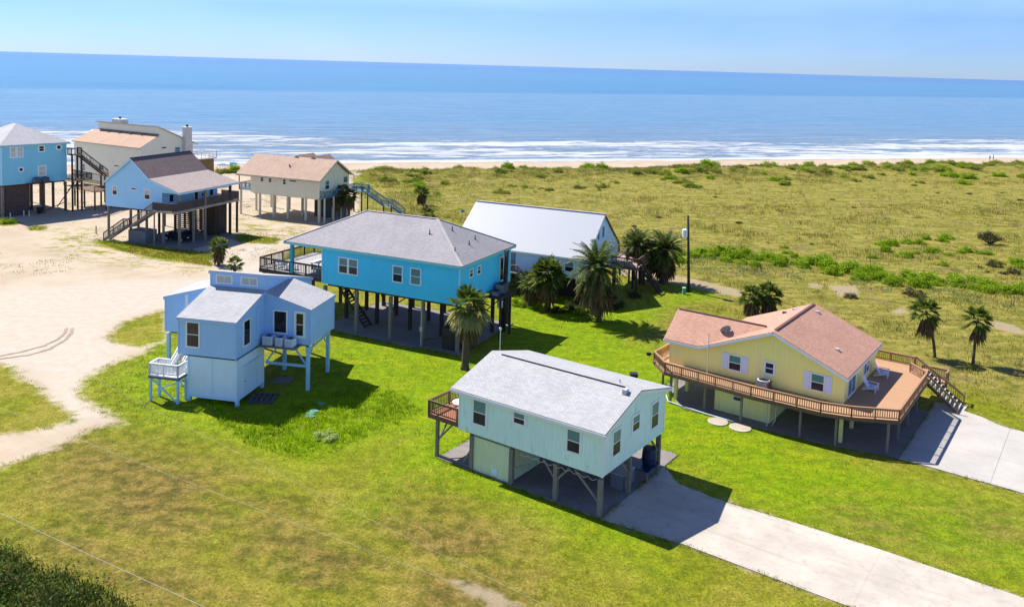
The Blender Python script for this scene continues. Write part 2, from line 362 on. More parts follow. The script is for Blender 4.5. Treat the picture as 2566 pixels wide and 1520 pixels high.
s = NT('ground_cover', .95, .1); ob = s.coord()
def at(n): q = s.n('Attribute', attribute_name=n); return q.outputs['Fac']
nA = s.noise(ob, .16, 5, .6); nB = s.noise(ob, 1.1, 5, .65); nC = s.noise(ob, 5.5, 4, .7); nD = s.noise(ob, 22, 3, .7)
nE = s.noise(s.map(ob, (.6, 1.5, 1)), .45, 4, .6, .6)
def edge(a, amp, w_=.12, n=nB):
    q = s.math('ADD', a, s.math('MULTIPLY', s.math('SUBTRACT', n, .5), amp)); return s.step(q, .5-w_, .5+w_)
lawn = s.mix(s.step(nB, .33, .68), (.140, .165, .008), (.270, .285, .013))
lawn = s.mix(s.step(nA, .40, .62), lawn, s.mix(s.step(nB, .3, .7), (.25, .225, .022), (.36, .31, .045)))
lushc = s.mix(s.step(nB, .33, .70), (.145, .245, .002), (.260, .365, .003))
lushc = s.mix(s.step(nE, .50, .72), lushc, (.320, .370, .006))
col = s.mix(edge(at('lush'), .5, .35, nA), lawn, lushc)
col = s.mix(s.math('MULTIPLY', edge(at('brown'), .9, .4, nE), .95), col, s.mix(s.step(nB, .35, .65), (.10, .085, .016), (.30, .205, .055)))
dune = s.mix(s.step(nE, .35, .66), (.19, .185, .024), (.36, .295, .065))
dune = s.mix(s.step(nB, .48, .72), dune, (.085, .10, .012))
dune = s.mix(s.step(nA, .56, .70), dune, (.21, .155, .07))
col = s.mix(edge(at('dune'), .6, .25, nB), col, dune)
fine = s.math('ADD', s.math('MULTIPLY', nC, .55), s.math('MULTIPLY', nD, .45))
col = s.mix(1.0, col, s.mix(s.step(fine, .30, .70), (.46, .46, .42), (1.42, 1.42, 1.5)), 'MULTIPLY')
mid_ = s.noise(ob, 2.6, 4, .7, .3); col = s.mix(s.math('MULTIPLY', s.step(mid_, .50, .66), .42), col, s.mix(nA, (.10, .12, .008), (.16, .13, .03)))
sandc = s.mix(s.step(nA, .35, .65), (.40, .32, .23), (.475, .39, .29))
sandc = s.mix(s.math('MULTIPLY', s.step(s.noise(ob, .7, 6, .7), .48, .66), .55), sandc, (.42, .31, .21))
sandc = s.mix(s.math('MULTIPLY', nD, .18), sandc, (.40, .31, .22))
road = s.mix(s.step(nB, .3, .7), (.425, .365, .29), (.48, .42, .34))
sandc = s.mix(edge(at('road'), .5, .3, nA), sandc, road)
wet = s.mix(nB, (.36, .25, .16), (.42, .31, .21))
dirt = edge(at('dirt'), 1.1, .2); col = s.mix(dirt, col, s.mix(nB, (.28, .21, .11), (.42, .34, .21)))
sm = s.math('MAXIMUM', edge(at('sand'), .85, .22), edge(at('beach'), .8, .2))
tuft = s.math('MULTIPLY', s.step(s.math('ADD', s.math('MULTIPLY', nB, .5), s.math('MULTIPLY', nE, .5)), .50, .56), at('sparse'))
tuft = s.math('MAXIMUM', tuft, s.math('MULTIPLY', s.step(nE, .66, .71), .5))
sm2 = s.math('MULTIPLY', sm, s.math('SUBTRACT', 1, s.math('MULTIPLY', tuft, s.math('SUBTRACT', 1, at('road')))))
sandc = s.mix(s.math('MULTIPLY', at('wet'), .75), sandc, wet)
col = s.mix(sm2, col, sandc)
s.base(col)
hgt = s.math('ADD', s.math('MULTIPLY', nC, .6), s.math('MULTIPLY', nD, .4))
bm_ = s.n('Bump'); s.l(hgt, bm_.inputs['Height']); bm_.inputs['Distance'].default_value = .16
s.l(s.math('SUBTRACT', .85, s.math('MULTIPLY', sm2, .68)), bm_.inputs['Strength']); s.l(bm_.outputs[0], s.b.inputs['Normal'])
MAT_GROUND = s.m

ROAD = px_poly([(-900, 800), (0, 725), (200, 712), (520, 692), (680, 640), (700, 660), (600, 705), (500, 735), (430, 762), (300, 800), (262, 850), (300, 885), (255, 920), (200, 955), (215, 1010), (280, 1045), (215, 1062), (150, 1070),
                (165, 1020), (110, 960), (60, 930), (0, 905), (-900, 880)])
ROAD2 = px_poly([(700, 610), (640, 640), (620, 680), (540, 680), (590, 630), (690, 600)])
a_road = np.maximum(field(ROAD, 3), field(ROAD2, 2))
a_wet = np.clip(1-np.abs(S_IN-3)/4, 0, 1)*.9+np.exp(-((S_IN-9)/.8)**2)*.8*(fbm(GP, .08, 40) > .45)
ATT = dict(sand=a_sand, sparse=a_sparse, lush=a_lush, dune=a_dune, brown=a_brown, dirt=a_dirt, beach=a_beach, road=a_road, wet=np.clip(a_wet, 0, 1))
fc = (a_beach[QF].mean(1) > .5); fs = (a_sand[QF].mean(1) > .5) & ~fc
for nm, mk in (('ground', ~fc & ~fs), ('sand', fs), ('beach', fc)):
    F = QF[mk]; used = np.unique(F); rm = np.zeros(len(GP), np.int64); rm[used] = np.arange(len(used))
    o = raw_mesh(nm, np.column_stack([GP[used], GZ[used]]), rm[F], MAT_GROUND, smooth=True); o['kind'] = 'structure'
    for k, v in ATT.items():
        a = o.data.attributes.new(k, 'FLOAT', 'POINT'); a.data.foreach_set('value', v[used].astype(np.float32))
def zat(x, y): return float(height(np.array([[x, y]]))[0])

# ------------------------------------------------------------------ sea
s = NT('sea_water', .30, .5); s.b.inputs['IOR'].default_value = 1.10; ob = s.coord(); sep = s.n('SeparateXYZ'); s.l(ob, sep.inputs[0]); OX, OY = sep.outputs[0], sep.outputs[1]
wv = s.noise(s.map(ob, (.018, .16, 1)), 1.0, 4, .6, .4); wv2 = s.noise(s.map(ob, (.10, .55, 1)), 1.0, 4, .6); wv3 = s.noise(s.map(ob, (.004, .03, 1)), 1.0, 4, .6)
yj = s.math('ADD', OY, s.math('MULTIPLY', s.math('SUBTRACT', wv3, .5), 120))
near_c = s.mix(s.step(wv, .35, .65), (.105, .165, .235), (.175, .235, .305))
mid_c = s.mix(s.step(wv, .35, .65), (.065, .165, .275), (.120, .225, .325))
far_c = s.mix(s.step(wv3, .35, .65), (.012, .115, .250), (.030, .165, .300))
deep_c = (.009, .088, .270)
c = s.mix(s.step(OY, 40, 190), near_c, mid_c)
c = s.mix(s.step(s.math('ADD', s.math('ADD', OY, s.math('MULTIPLY', OX, -.22)), s.math('MULTIPLY', s.math('SUBTRACT', wv3, .5), 60)), 500, 570), c, far_c)  # far tone's sharp border paints a cloud shadow edge into the colour
c = s.mix(s.step(yj, 1500, 5200), c, deep_c)
c = s.mix(s.math('MULTIPLY', s.step(wv2, .42, .66), .55), c, (.045, .09, .16))
c = s.mix(s.math('MULTIPLY', s.math('MULTIPLY', s.step(s.noise(s.map(ob, (.03, .30, 1)), 1, 3, .5), .60, .68), s.math('SUBTRACT', 1, s.step(OY, 90, 200))), .8), c, (.24, .21, .12))
fo = s.noise(s.map(ob, (.055, .24, 1)), 1.0, 7, .72, .9); fo2 = s.noise(s.map(ob, (.010, .065, 1), (7, 3, 0)), 1.0, 3, .5)
yf = s.math('ADD', OY, s.math('MULTIPLY', s.step(s.math('MULTIPLY', OX, -1), 20, 110), -45)); thr = s.math('ADD', .452, s.math('MULTIPLY', s.step(yf, 45, 120), .29))
foam = s.step(s.math('SUBTRACT', s.math('ADD', s.math('MULTIPLY', fo, .62), s.math('MULTIPLY', fo2, .38)), thr), -.01, .075)
foam = s.math('MULTIPLY', foam, s.math('SUBTRACT', 1, s.math('MULTIPLY', s.step(wv2, .35, .75), .45)))
sw = s.math('ADD', OY, s.math('MULTIPLY', s.math('SUBTRACT', s.noise(s.map(ob, (.03, 0, 1)), 1.0, 4), .5), 9))
swash = s.math('MULTIPLY', s.step(sw, -1.5, .5), s.math('SUBTRACT', 1, s.step(sw, 3, 7)))
foam = s.math('MAXIMUM', foam, s.math('MULTIPLY', swash, .85))
s.base(s.mix(foam, c, (.52, .54, .57)))
s.l(s.math('ADD', .17, s.math('MULTIPLY', foam, .6)), s.b.inputs['Roughness'])
hw = s.math('ADD', s.math('MULTIPLY', wv, .9), s.math('MULTIPLY', wv2, .35)); hw = s.math('ADD', hw, s.math('MULTIPLY', foam, .3))
s.bump(hw, .8, 1.6)
sx = np.concatenate([-np.geomspace(40000, 600, 12), np.linspace(-500, 900, 30), np.geomspace(1000, 40000, 12)]); sy = np.concatenate([[-25], np.linspace(-12, 300, 24), np.geomspace(340, 60000, 18)])
AX, AY = np.meshgrid(sx, sy); sea_i = np.arange(AX.size).reshape(AX.shape)
SF = np.stack([sea_i[:-1, :-1], sea_i[:-1, 1:], sea_i[1:, 1:], sea_i[1:, :-1]], -1).reshape(-1, 4)
sea = raw_mesh('sea', np.column_stack([AX.ravel(), AY.ravel(), np.zeros(AX.size)]), SF, s.m); sea['kind'] = 'structure'
sea.location = (SH_P[0], SH_P[1], -.28); sea.rotation_euler = (0, 0, math.atan2(.315, .949))

# ------------------------------------------------------------------ shared materials of the houses
WHITE = paint('white_trim', (.80, .82, .84), .04, .5)
GL_UP = glass('window_glass', (.05, .15, .17), .08, (.16, .30, .31)); GL_LO = glass('screened_glass', (.010, .016, .028), .25)
GL_DK = glass('dark_glass', (.012, .013, .016), .05); GL_BL = glass('blinds_glass', (.30, .33, .34), .1, (.55, .57, .56))
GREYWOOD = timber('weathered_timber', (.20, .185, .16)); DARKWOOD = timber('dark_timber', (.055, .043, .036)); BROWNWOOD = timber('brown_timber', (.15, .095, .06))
CONC = concrete('slab_concrete', (.24, .215, .205), .4, R_(35.6)); DRIVE = concrete('driveway_concrete', (.50, .445, .375), .5, R_(35.6))  # slab tone darkened to stand in for shade under the houses
METAL = paint('grey_metal', (.45, .47, .50), .08, .4); BLACK = paint('black_metal', (.02, .02, .024), .2, .5)
ACWHITE = paint('ac_casing', (.62, .70, .80), .05, .5); ACDARK = paint('ac_dark_casing', (.07, .08, .10), .15, .6)

def house(key, fit, label, cat='house'):
    x, y, yaw = fit
    return empty(key, (x, y, 0), R_(yaw-180), label, cat)
def at_house(H, u, v, z=0.0):
    return H.matrix_basis @ Vector((-u, v, z))
_pc = {}
def post(H, u, v, z0, z1, wd=.25, mat=None, name='post', rnd=False):
    mat = mat or GREYWOOD; k = (round(z1-z0, 2), wd, mat.name, name, rnd)
    if k not in _pc:
        m = MB()
        if rnd: m.tube([(0, 0, 0), (0, 0, z1-z0)], wd/2, 12)
        else: m.box(-wd/2, wd/2, -wd/2, wd/2, 0, z1-z0)
        o = m.build(name, mat, H, smooth=False); _pc[k] = o
    else:
        o = _pc[k].copy(); COL.objects.link(o); o.parent = H
    o.location = (-u, v, z0); return o
def rail(H, pts, z0, h=1.0, mat=None, name='railing', pst=1.8, gap=.16, bal=.045, cap=.12, closed=False, zs=None, topc=None):
    """balustrade along a line of (u, v) points"""
    m = MB(); n = len(pts)
    zs = zs or [z0]*n
    for i in range(n-1):
        a = Vector((*pts[i], zs[i])); b = Vector((*pts[i+1], zs[i+1])); L = (b-a).length; L2 = (b.xy-a.xy).length
        if L2 < .05: continue
        up = Vector((0, 0, 1))
        m.beam(a+up*h, b+up*h, cap, .05); m.beam(a+up*(h-.10), b+up*(h-.10), .04, .09); m.beam(a+up*.13, b+up*.13, .04, .09)
        k = max(1, int(round(L2/pst)))
        for j in range(k+1):
            p = a.lerp(b, j/k); m.box(p.x-.05, p.x+.05, p.y-.05, p.y+.05, p.z-.1, p.z+h-.024)
        k = max(1, int(L2/gap))
        for j in range(1, k):
            p = a.lerp(b, j/k); m.box(p.x-bal/2, p.x+bal/2, p.y-bal/2, p.y+bal/2, p.z+.17, p.z+h-.15)
    return m.build(name, mat or BROWNWOOD, H)
def steps(H, a, b, wv, n, mat, name='stairs', tread=.28, stringer=True, smat=None, axis_='u'):
    """flight from a (top) to b (foot), both (u,v,z); wv is the half width across"""
    a = Vector(a); b = Vector(b); m = MB(); d = (b-a); hd = Vector((d.x, d.y, 0)).normalized(); sd_ = Vector((-hd.y, hd.x, 0))
    for i in range(1, n+1):
        p = a+d*(i-.5)/n; c0 = p-sd_*wv; c1 = p+sd_*wv
        m.beam(c0, c1, tread, .05)
    st = m.build(name, mat, H)
    if stringer:
        m = MB()
        for sgn in (-1, 1): m.beam(a+sd_*sgn*(wv+.04)+Vector((0, 0, -.12)), b+sd_*sgn*(wv+.04)+Vector((0, 0, -.02)), .06, .26)
        m.build('stringer', smat or mat, st)
    return st
def window(H, plane, c, a0, a1, z0, z1, out=-1, fr=.11, style='double', frame=None, up=None, lo=None, name='window', proud=.05):
    """window on a wall plane: plane 'v' (front, v = c) or 'u' (side, u = c); out = which way is outdoors"""
    frame = frame or WHITE; up = up or GL_UP; lo = lo or GL_LO
    a0, a1 = min(a0, a1), max(a0, a1); z0, z1 = min(z0, z1), max(z0, z1)
    def bx(m, x0, x1, y0, y1, d0, d1):
        lo_, hi = sorted((c+out*d0, c+out*d1))
        return m.box(x0, x1, lo_, hi, y0, y1) if plane == 'v' else m.box(lo_, hi, x0, x1, y0, y1)
    m = MB(); bx(m, a0, a0+fr, z0, z1, 0, proud); bx(m, a1-fr, a1, z0, z1, 0, proud)
    bx(m, a0+fr, a1-fr, z0, z0+fr, 0, proud+.015); bx(m, a0+fr, a1-fr, z1-fr, z1, 0, proud)
    zm = (z0+z1)/2
    if style in ('double', 'grid'): bx(m, a0+fr, a1-fr, zm-.028, zm+.028, 0, proud-.012)
    if style == 'slide': bx(m, (a0+a1)/2-.025, (a0+a1)/2+.025, z0+fr, z1-fr, 0, proud-.012)
    if style == 'grid': bx(m, (a0+a1)/2-.02, (a0+a1)/2+.02, z0+fr, z1-fr, 0, proud-.016)
    W_ = m.build(name, frame, H)
    if style in ('double', 'grid'):
        for q, (y0, y1, mt) in enumerate(((z0+fr, zm-.028, lo), (zm+.028, z1-fr, up))):
            bx(MB_ := MB(), a0+fr, a1-fr, y0, y1, .0, .012 if q else .022); MB_.build('pane', mt, W_)
    else:
        bx(MB_ := MB(), a0+fr, a1-fr, z0+fr, z1-fr, 0, .015); MB_.build('pane', lo if style == 'dark' else up, W_)
    return W_
def strip(H, segs, mat, name, w_=.05, h=.2, dz=-.1):
    m = MB()
    for a, b in segs: m.beam(Vector(a)+Vector((0, 0, dz)), Vector(b)+Vector((0, 0, dz)), w_, h)
    return m.build(name, mat, H)
def pipe_vent(H, u, v, z, h=.35, r=.05, mat=None, name='vent_pipe'):
    return MB().tube([(u, v, z), (u, v, z+h)], r, 8).tube([(u, v, z-.02), (u, v, z+.06)], r*2.2, 8).build(name, mat or BLACK, H)
def ac_unit(loc, rz, size, mat, label, group=None):
    a, b, c = size; t = empty('air_conditioner', loc, rz, label, 'air conditioner', group)
    MB().box(-a/2, a/2, -b/2, b/2, 0, c).build('casing', mat, t, bevel=.02)
    m = MB()
    for k in range(9): m.box(-a/2+.05, a/2-.05, -b/2-.016, -b/2-.001, .08+k*(c-.16)/9, .08+(k+.45)*(c-.16)/9)
    m.build('louvre', METAL, t)
    m = MB(); r = min(a, b)*.38
    for k in range(4): m.tube([(math.cos(q)*r*(k+1)/4, math.sin(q)*r*(k+1)/4, c+.02) for q in np.linspace(0, 2*math.pi, 17)], .012, 4, False)
    m.build('fan_grille', BLACK, t); return t
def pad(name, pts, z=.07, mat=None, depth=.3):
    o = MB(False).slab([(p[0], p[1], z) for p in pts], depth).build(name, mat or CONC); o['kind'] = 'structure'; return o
def hpts(H, pts): return [at_house(H, a, b).xy for a, b in pts]

# ================================================================== MINT HOUSE
H = house('beach_house', (6.65, 49.98, 144.39), 'pale mint house on grey posts with a light shingle gable roof, nearest the viewer')
L, W, zb = 10.94, 8.40, 2.58; MINT = siding('mint_siding', (.68, .90, .84), 'groove', .3, (.20, .50, .44, .5))
MB().ext_u([(0, zb), (0, 5.38), (4.16, 6.58), (W, 5.55), (W, zb)], 0, L).build('wall', MINT, H)
RM = shingle('pale_shingle', (.425, .42, .415), .06)
A, B_, C_, D_, E_, F_ = [(-.29, -.42, 5.43), (11.35, -.42, 5.43), (11.35, 4.16, 6.77), (-.29, 4.16, 6.77), (11.35, 8.82, 5.62), (-.29, 8.82, 5.62)]
rf = MB().slab([A, B_, C_, D_], .07).slab([D_, C_, E_, F_], .07).build('roof', RM, H)
strip(H, [(A, B_), (A, D_), (D_, F_), (B_, C_), (C_, E_), (F_, E_)], WHITE, 'fascia', .05, .19, -.165)
o = MB().beam((.75, 3.98, 6.775), (10.4, 3.98, 6.775), .05, .06).build('ridge_vent', BLACK, rf)
MB().box(.35, .62, 3.3, 3.75, 6.55, 6.85).build('attic_vent', METAL, rf); MB().tube([(1.6, 4.85, 6.5), (1.6, 4.85, 6.85)], .05).build('vent_pipe', METAL, rf)
m = MB()
for u_, s_ in ((-.02, 1), (L-.1, 1)): m.box(u_, u_+.12, -.025, .1, zb-.02, 5.3)
m.box(-.022, -.001, .1, .14, zb, 5.3); m.box(-.025, .1, W-.1, W+.022, zb-.02, 5.4)
m.pieces('corner_trim', WHITE, H)
window(H, 'v', 0, 9.85, 8.55, 3.21, 5.07, fr=.16); window(H, 'v', 0, 6.61, 5.53, 4.12, 5.07, fr=.15); window(H, 'v', 0, 2.63, 1.48, 3.43, 5.04, fr=.15)
window(H, 'u', 0, .98, 2.22, 3.33, 5.10, fr=.16); window(H, 'u', 0, 3.55, 4.75, 4.0, 5.22, fr=.16); window(H, 'u', 0, 6.25, 7.52, 3.3, 5.2, fr=.16)
MB().box(.35, L-.35, .35, W-.35, zb-.22, zb-.002).build('floor_frame', BROWNWOOD, H)
for u_, v_ in [(.18, .14), (3.35, .21), (6.65, .14), (9.86, .16), (.22, 3.9), (3.4, 3.9), (.22, 8.15), (3.4, 8.15), (6.65, 8.15), (10.7, 8.15), (10.7, 3.9)]: post(H, u_, v_, 0, zb-.2, .27)
m = MB()
for a, b in [((3.35, .21, 1.3), (4.3, .21, 2.38)), ((3.35, .21, 1.3), (2.4, .21, 2.38)), ((.25, .2, .85), (2.0, .2, 2.38)), ((6.6, .15, 1.1), (5.3, .15, 1.75)), ((.2, 3.9, 1.3), (.2, 2.8, 2.38)), ((.2, 8.1, 1.3), (.2, 7.0, 2.38))]: m.beam(a, b, .09, .13)
m.pieces('brace', GREYWOOD, H)
SHED = siding('cream_panel', (.62, .68, .45), 'groove', .6)
MB().box(6.8, 9.72, .13, 3.75, 0, zb-.22).build('storage_room', SHED, H)
MB().box(7.75, 8.2, .10, .128, .25, .75).build('access_panel', ACWHITE, H)
m = MB()   # hanging rope under the floor edge
for k in range(9):
    u0 = .4+k*.62; m.tube([(u0+.62*t, .04, zb-.22-.16*math.sin(math.pi*t)) for t in (0, .25, .5, .75, 1)], .017, 5, False)
m.build('rope', paint('rope', (.5, .48, .42)), H)
# deck
RED = boards('red_deck_boards', (.40, .15, .085), 0)
MB().box(L+.01, 13.5, -.02, 4.4, 2.93, 3.0).build('deck', RED, H)
m = MB(); m.box(L+.01, 13.52, -.07, -.03, 2.70, 3.0); m.box(13.51, 13.56, -.07, 4.4, 2.70, 3.0); m.box(L+.02, 13.5, 4.41, 4.46, 2.70, 3.0); m.build('deck_fascia', BROWNWOOD, H)
rail(H, [(L+.1, -.04), (13.5, -.04), (13.5, 4.4), (L+.1, 4.4)], 3.0, .93, BROWNWOOD, gap=.17)
for u_, v_ in [(12.9, .22), (12.9, 4.1)]: post(H, u_, v_, 0, 2.93, .2)
m = MB()
for a, b in [((12.9, .22, 1.2), (11.6, .22, 2.6)), ((12.9, .22, 1.0), (12.9, 1.8, 2.7)), ((12.9, .22, .15), (10.0, .22, .15)), ((9.9, .2, 1.5), (10.6, .2, .3))]: m.beam(a, b, .07, .12)
m.pieces('brace', GREYWOOD, H)
t = empty('round_table', at_house(H, 11.9, 1.5, 3.0), 0, 'round pale table on the small red-boarded deck of the mint house', 'table')
MB(False).tube([(0, 0, .70), (0, 0, .74)], .62, 24).build('table_top', paint('pale_top', (.72, .66, .6), .05), t); MB(False).tube([(0, 0, 0), (0, 0, .70)], [.24, .05], 8).build('pedestal', METAL, t)
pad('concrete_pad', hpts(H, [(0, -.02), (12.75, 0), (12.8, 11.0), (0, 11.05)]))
dp = [g(1503, 1300), g(1600, 1330), g(1716, 1366), g(1880, 1428), g(2128, 1521)]
e1 = dp[-1]+(dp[-1]-dp[-2]).normalized()*26; dq = [g(2566, 1499), g(2200, 1376), g(1990, 1310), g(1826, 1262), g(1702, 1214)]; e2 = dq[0]+(dq[0]-dq[1]).normalized()*20
pad('driveway', [p.xy for p in dp+[e1, e2]+dq]+[at_house(H, -.02, 8.75).xy, at_house(H, -.02, .0).xy], .06, DRIVE)
MINTH = H
# things under and beside it
BLUE = paint('blue_plastic', (.012, .025, .075), .15, .4)
t = empty('plastic_barrel', at_house(H, .25, 6.9, .85), 0, 'dark blue plastic barrel on a table under the mint house', 'barrel')
MB(False).tube([(0, 0, 0), (0, 0, .12), (0, 0, .5), (0, 0, .95), (0, 0, 1.05)], [.42, .46, .5, .46, .42], 18).build('drum', BLUE, t, smooth=False)
MB(False).tube([(0, 0, 1.051), (0, 0, 1.09)], .44, 18).build('lid', BLACK, t)
t = empty('work_table', at_house(H, .45, 6.6, .07), H.rotation_euler.z, 'blue topped work table at the edge of the slab under the mint house', 'table')
MB(False).box(-.6, .7, -.9, .9, .72, .78).build('table_top', BLUE, t)
for a in (-.5, .6):
    for b in (-.8, .8): MB(False).box(a-.04, a+.04, b-.04, b+.04, 0, .72).build('leg', GREYWOOD, t)
t = empty('storage_cabinet', at_house(H, 1.0, 4.6, .07), H.rotation_euler.z, 'low grey cabinet standing on the slab behind the near corner post of the mint house', 'cabinet')
MB(False).box(-.45, .45, -.8, .8, 0, .95).build('body', paint('grey_laminate', (.16, .16, .20)), t, bevel=.02); MB(False).box(-.48, .48, -.83, .83, .952, 1.0).build('top', METAL, t)
t = empty('door_mat', at_house(H, .2, 10.1, .07), 0); 
bpy.data.objects.remove(t)

# ================================================================== BRIGHT BLUE HOUSE
H = house('beach_house', (-3.37, 79.05, 153.92), 'bright turquoise blue house with a grey hip roof raised on tall posts in the middle')
L, W, zb = 15.75, 10.85, 4.54; BB = siding('bright_blue_siding', (.07, .62, .97), 'groove', .3, (.02, .36, .74, .3), .03)
MB().box(0, L, 0, W, zb, 8.15).build('wall', BB, H)
RB = shingle('grey_shingle', (.335, .315, .325), .06)
e = [(-.42, -.42, 8.36), (20.3, -.42, 8.36), (20.3, 11.27, 8.36), (-.42, 11.27, 8.36)]; r1 = (5.65, 5.42, 11.29); r2 = (14.17, 5.42, 11.29)
m = MB(); i = m.P(e+[r1, r2]+[(p[0], p[1], 8.29) for p in e])
m.f += [(i, i+1, i+5, i+4), (i+1, i+2, i+5), (i+2, i+3, i+4, i+5), (i+3, i, i+4), (i, i+6, i+7, i+1), (i+1, i+7, i+8, i+2), (i+2, i+8, i+9, i+3), (i+3, i+9, i+6, i), (i+9, i+8, i+7, i+6)]
rf = m.build('roof', RB, H)
CAP = shingle('hip_cap_shingle', (.44, .42, .41), .05)
m = MB()
for a, b in ((e[0], r1), (r1, r2), (e[1], r2), (e[3], r1), (e[2], r2)): m.beam(Vector(a)+Vector((0, 0, .02)), Vector(b)+Vector((0, 0, .02)), .26, .035)
m.build('ridge_cap', CAP, rf)
TEAL = paint('teal_trim', (.20, .62, .66), .05)
m = MB()
for a, b in ((0, 1), (1, 2), (2, 3), (3, 0)): m.beam(Vector(e[a])+Vector((0, 0, -.17)), Vector(e[b])+Vector((0, 0, -.17)), .05, .2)
m.build('fascia', TEAL, H)
LB = paint('light_blue_trim', (.42, .70, .92), .04)
m = MB(); m.box(-.025, .09, -.025, .09, zb-.02, 8.12); m.box(L-.09, L+.02, -.03, .06, zb-.02, 8.12); m.box(-.03, .06, W-.09, W+.02, zb-.02, 8.12); m.pieces('corner_trim', LB, H)
window(H, 'v', 0, 12.53, 11.34, 5.83, 7.48); window(H, 'v', 0, 13.70, 12.54, 5.83, 7.48); window(H, 'v', 0, 7.35, 6.16, 5.80, 7.46); window(H, 'v', 0, 5.36, 4.13, 5.83, 7.49, up=GL_UP, lo=GL_UP)
window(H, 'u', 0, 1.82, 2.6, 6.75, 7.6, fr=.1); window(H, 'u', 0, 3.41, 4.2, 6.73, 7.6, fr=.1); window(H, 'u', 0, 8.35, 9.28, 5.0, 7.55, style='dark', name='door', lo=GL_DK)
for u_, v_, z_ in ((5.2, 3.2, 10.0), (3.75, 5.1, 10.15), (1.9, 6.5, 9.45), (1.55, 4.6, 9.3), (1.35, 1.4, 9.2)):
    zz = 8.36+min((u_+.42)/(6.07)*2.93, (v_+.42)/5.84*2.93, (11.27-v_)/5.84*2.93); o = pipe_vent(H, u_, v_, zz-.02, .42, .05)
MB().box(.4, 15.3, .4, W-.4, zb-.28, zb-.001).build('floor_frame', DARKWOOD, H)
for v_ in (.16, 3.75, 7.4, 10.7):
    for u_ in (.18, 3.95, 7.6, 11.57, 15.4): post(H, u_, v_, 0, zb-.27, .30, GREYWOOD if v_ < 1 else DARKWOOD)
for u_, v_ in ((14.69, 9.6), (12.64, 8.85), (19.6, .3), (23.4, .3), (19.6, 8.4), (23.4, 8.4)): post(H, u_, v_, 0, zb-.05 if u_ < 16 else 4.7, .28, DARKWOOD)
m = MB()
for a, b in [((7.6, .2, 2.4), (11.5, 3.7, 3.9)), ((15.4, 3.7, 1.5), (15.4, 7.4, 4.1)), ((11.57, 7.4, 1.3), (7.6, 7.4, 4.0)), ((3.9, .2, .6), (0.3, .2, 1.6))]: m.beam(a, b, .05, .12)
m.pieces('brace', DARKWOOD, H)
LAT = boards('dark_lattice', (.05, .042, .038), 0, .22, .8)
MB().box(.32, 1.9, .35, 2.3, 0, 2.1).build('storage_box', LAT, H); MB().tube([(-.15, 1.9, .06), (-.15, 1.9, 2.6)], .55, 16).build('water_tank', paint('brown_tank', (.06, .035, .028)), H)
MB().tube([(4.0, -.03, .06), (4.0, -.03, 4.2)], .06, 8).box(3.85, 4.13, -.12, .0, 1.5, 1.95).build('meter_pipe', METAL, H)
DK = boards('dark_deck_boards', (.16, .15, .15), 1)
MB().box(L+.01, 23.75, .0, 9.0, 4.98, 5.06).build('deck', boards('pale_deck_boards', (.36, .34, .33), 1), H)
m = MB(); m.box(L+.01, 23.8, -.06, -.01, 4.62, 5.04); m.box(23.76, 23.82, -.06, 9.0, 4.62, 5.04); m.box(L+.01, 23.8, 9.01, 9.06, 4.62, 5.04)
for k in range(5): m.box(L+1.2+k*1.6, L+1.3+k*1.6, 0, 9, 4.62, 4.97)
m.build('deck_fascia', DARKWOOD, H)
rail(H, [(L+.1, .0), (23.72, .0), (23.72, 8.95), (18.6, 8.95)], 5.05, 1.15, DARKWOOD, gap=.2, cap=.16)
TE = paint('teal_post_paint', (.02, .36, .52), .06)
for u_, v_ in ((19.6, .1), (19.6, 8.3)): post(H, u_, v_, 5.06, 8.2, .30, TE, 'porch_post')
steps(H, (15.2, 2.3, 4.3), (11.6, 2.3, .15), .5, 15, DARKWOOD)
for nm, u_, v_, a, b, lb in (('long_table', 18.4, 4.6, .55, 2.5, 'long pale picnic table running across the deck of the bright blue house'), ('bar_counter', 16.5, 5.2, .5, 2.6, 'white topped bar counter on the bright blue deck beside the house wall')):
    t = empty(nm, at_house(H, u_, v_, 5.06), H.rotation_euler.z, lb, 'table')
    MB(False).box(-a, a, -b, b, .74, .80).build('table_top', paint('pale_table', (.75, .72, .72), .04), t)
    for p in (-1, 1):
        for q in (-1, 1): MB(False).box(p*a*.8-.05, p*a*.8+.05, q*b*.9-.05, q*b*.9+.05, 0, .74).build('leg', DARKWOOD, t)
def deck_chair(loc, rz, label, mat, group=None):
    t = empty('deck_chair', loc, rz, label, 'chair', group)
    MB(False).box(-.27, .27, -.27, .27, .40, .45).build('seat', mat, t); MB(False).box(-.27, .27, .24, .29, .45, .95).build('backrest', mat, t)
    for p in (-.24, .24):
        for q in (-.24, .24): MB(False).box(p-.025, p+.025, q-.025, q+.025, 0, .40).build('leg', mat, t)
    return t
PALE = paint('pale_chair', (.7, .72, .74), .05)
for k, (u_, v_, rz, ww) in enumerate(((22.3, 1.2, .3, 'at the far outer corner'), (21.2, 1.0, 3.0, 'in the middle of the front rail'), (20.3, 1.3, 1.2, 'beside the teal porch post'), (17.3, 1.2, 2.5, 'nearest the house wall'))):
    deck_chair(at_house(H, u_, v_, 5.06), rz, 'pale chair on the bright blue deck, '+ww, PALE, 'chairs on the bright blue deck')
MB().box(-1.7, -.01, 5.2, 8.3, 4.12, 4.24).build('equipment_platform', DARKWOOD, H)
post(H, -1.5, 5.7, 0, 4.12, .18, DARKWOOD); post(H, -1.5, 7.9, 0, 4.12, .2, DARKWOOD)
m = MB(); m.beam((-.05, 5.6, 2.8), (-1.5, 5.6, 4.1), .08, .1); m.beam((-.05, 8, 2.8), (-1.4, 8, 4.1), .08, .1); m.pieces('brace', DARKWOOD, H)
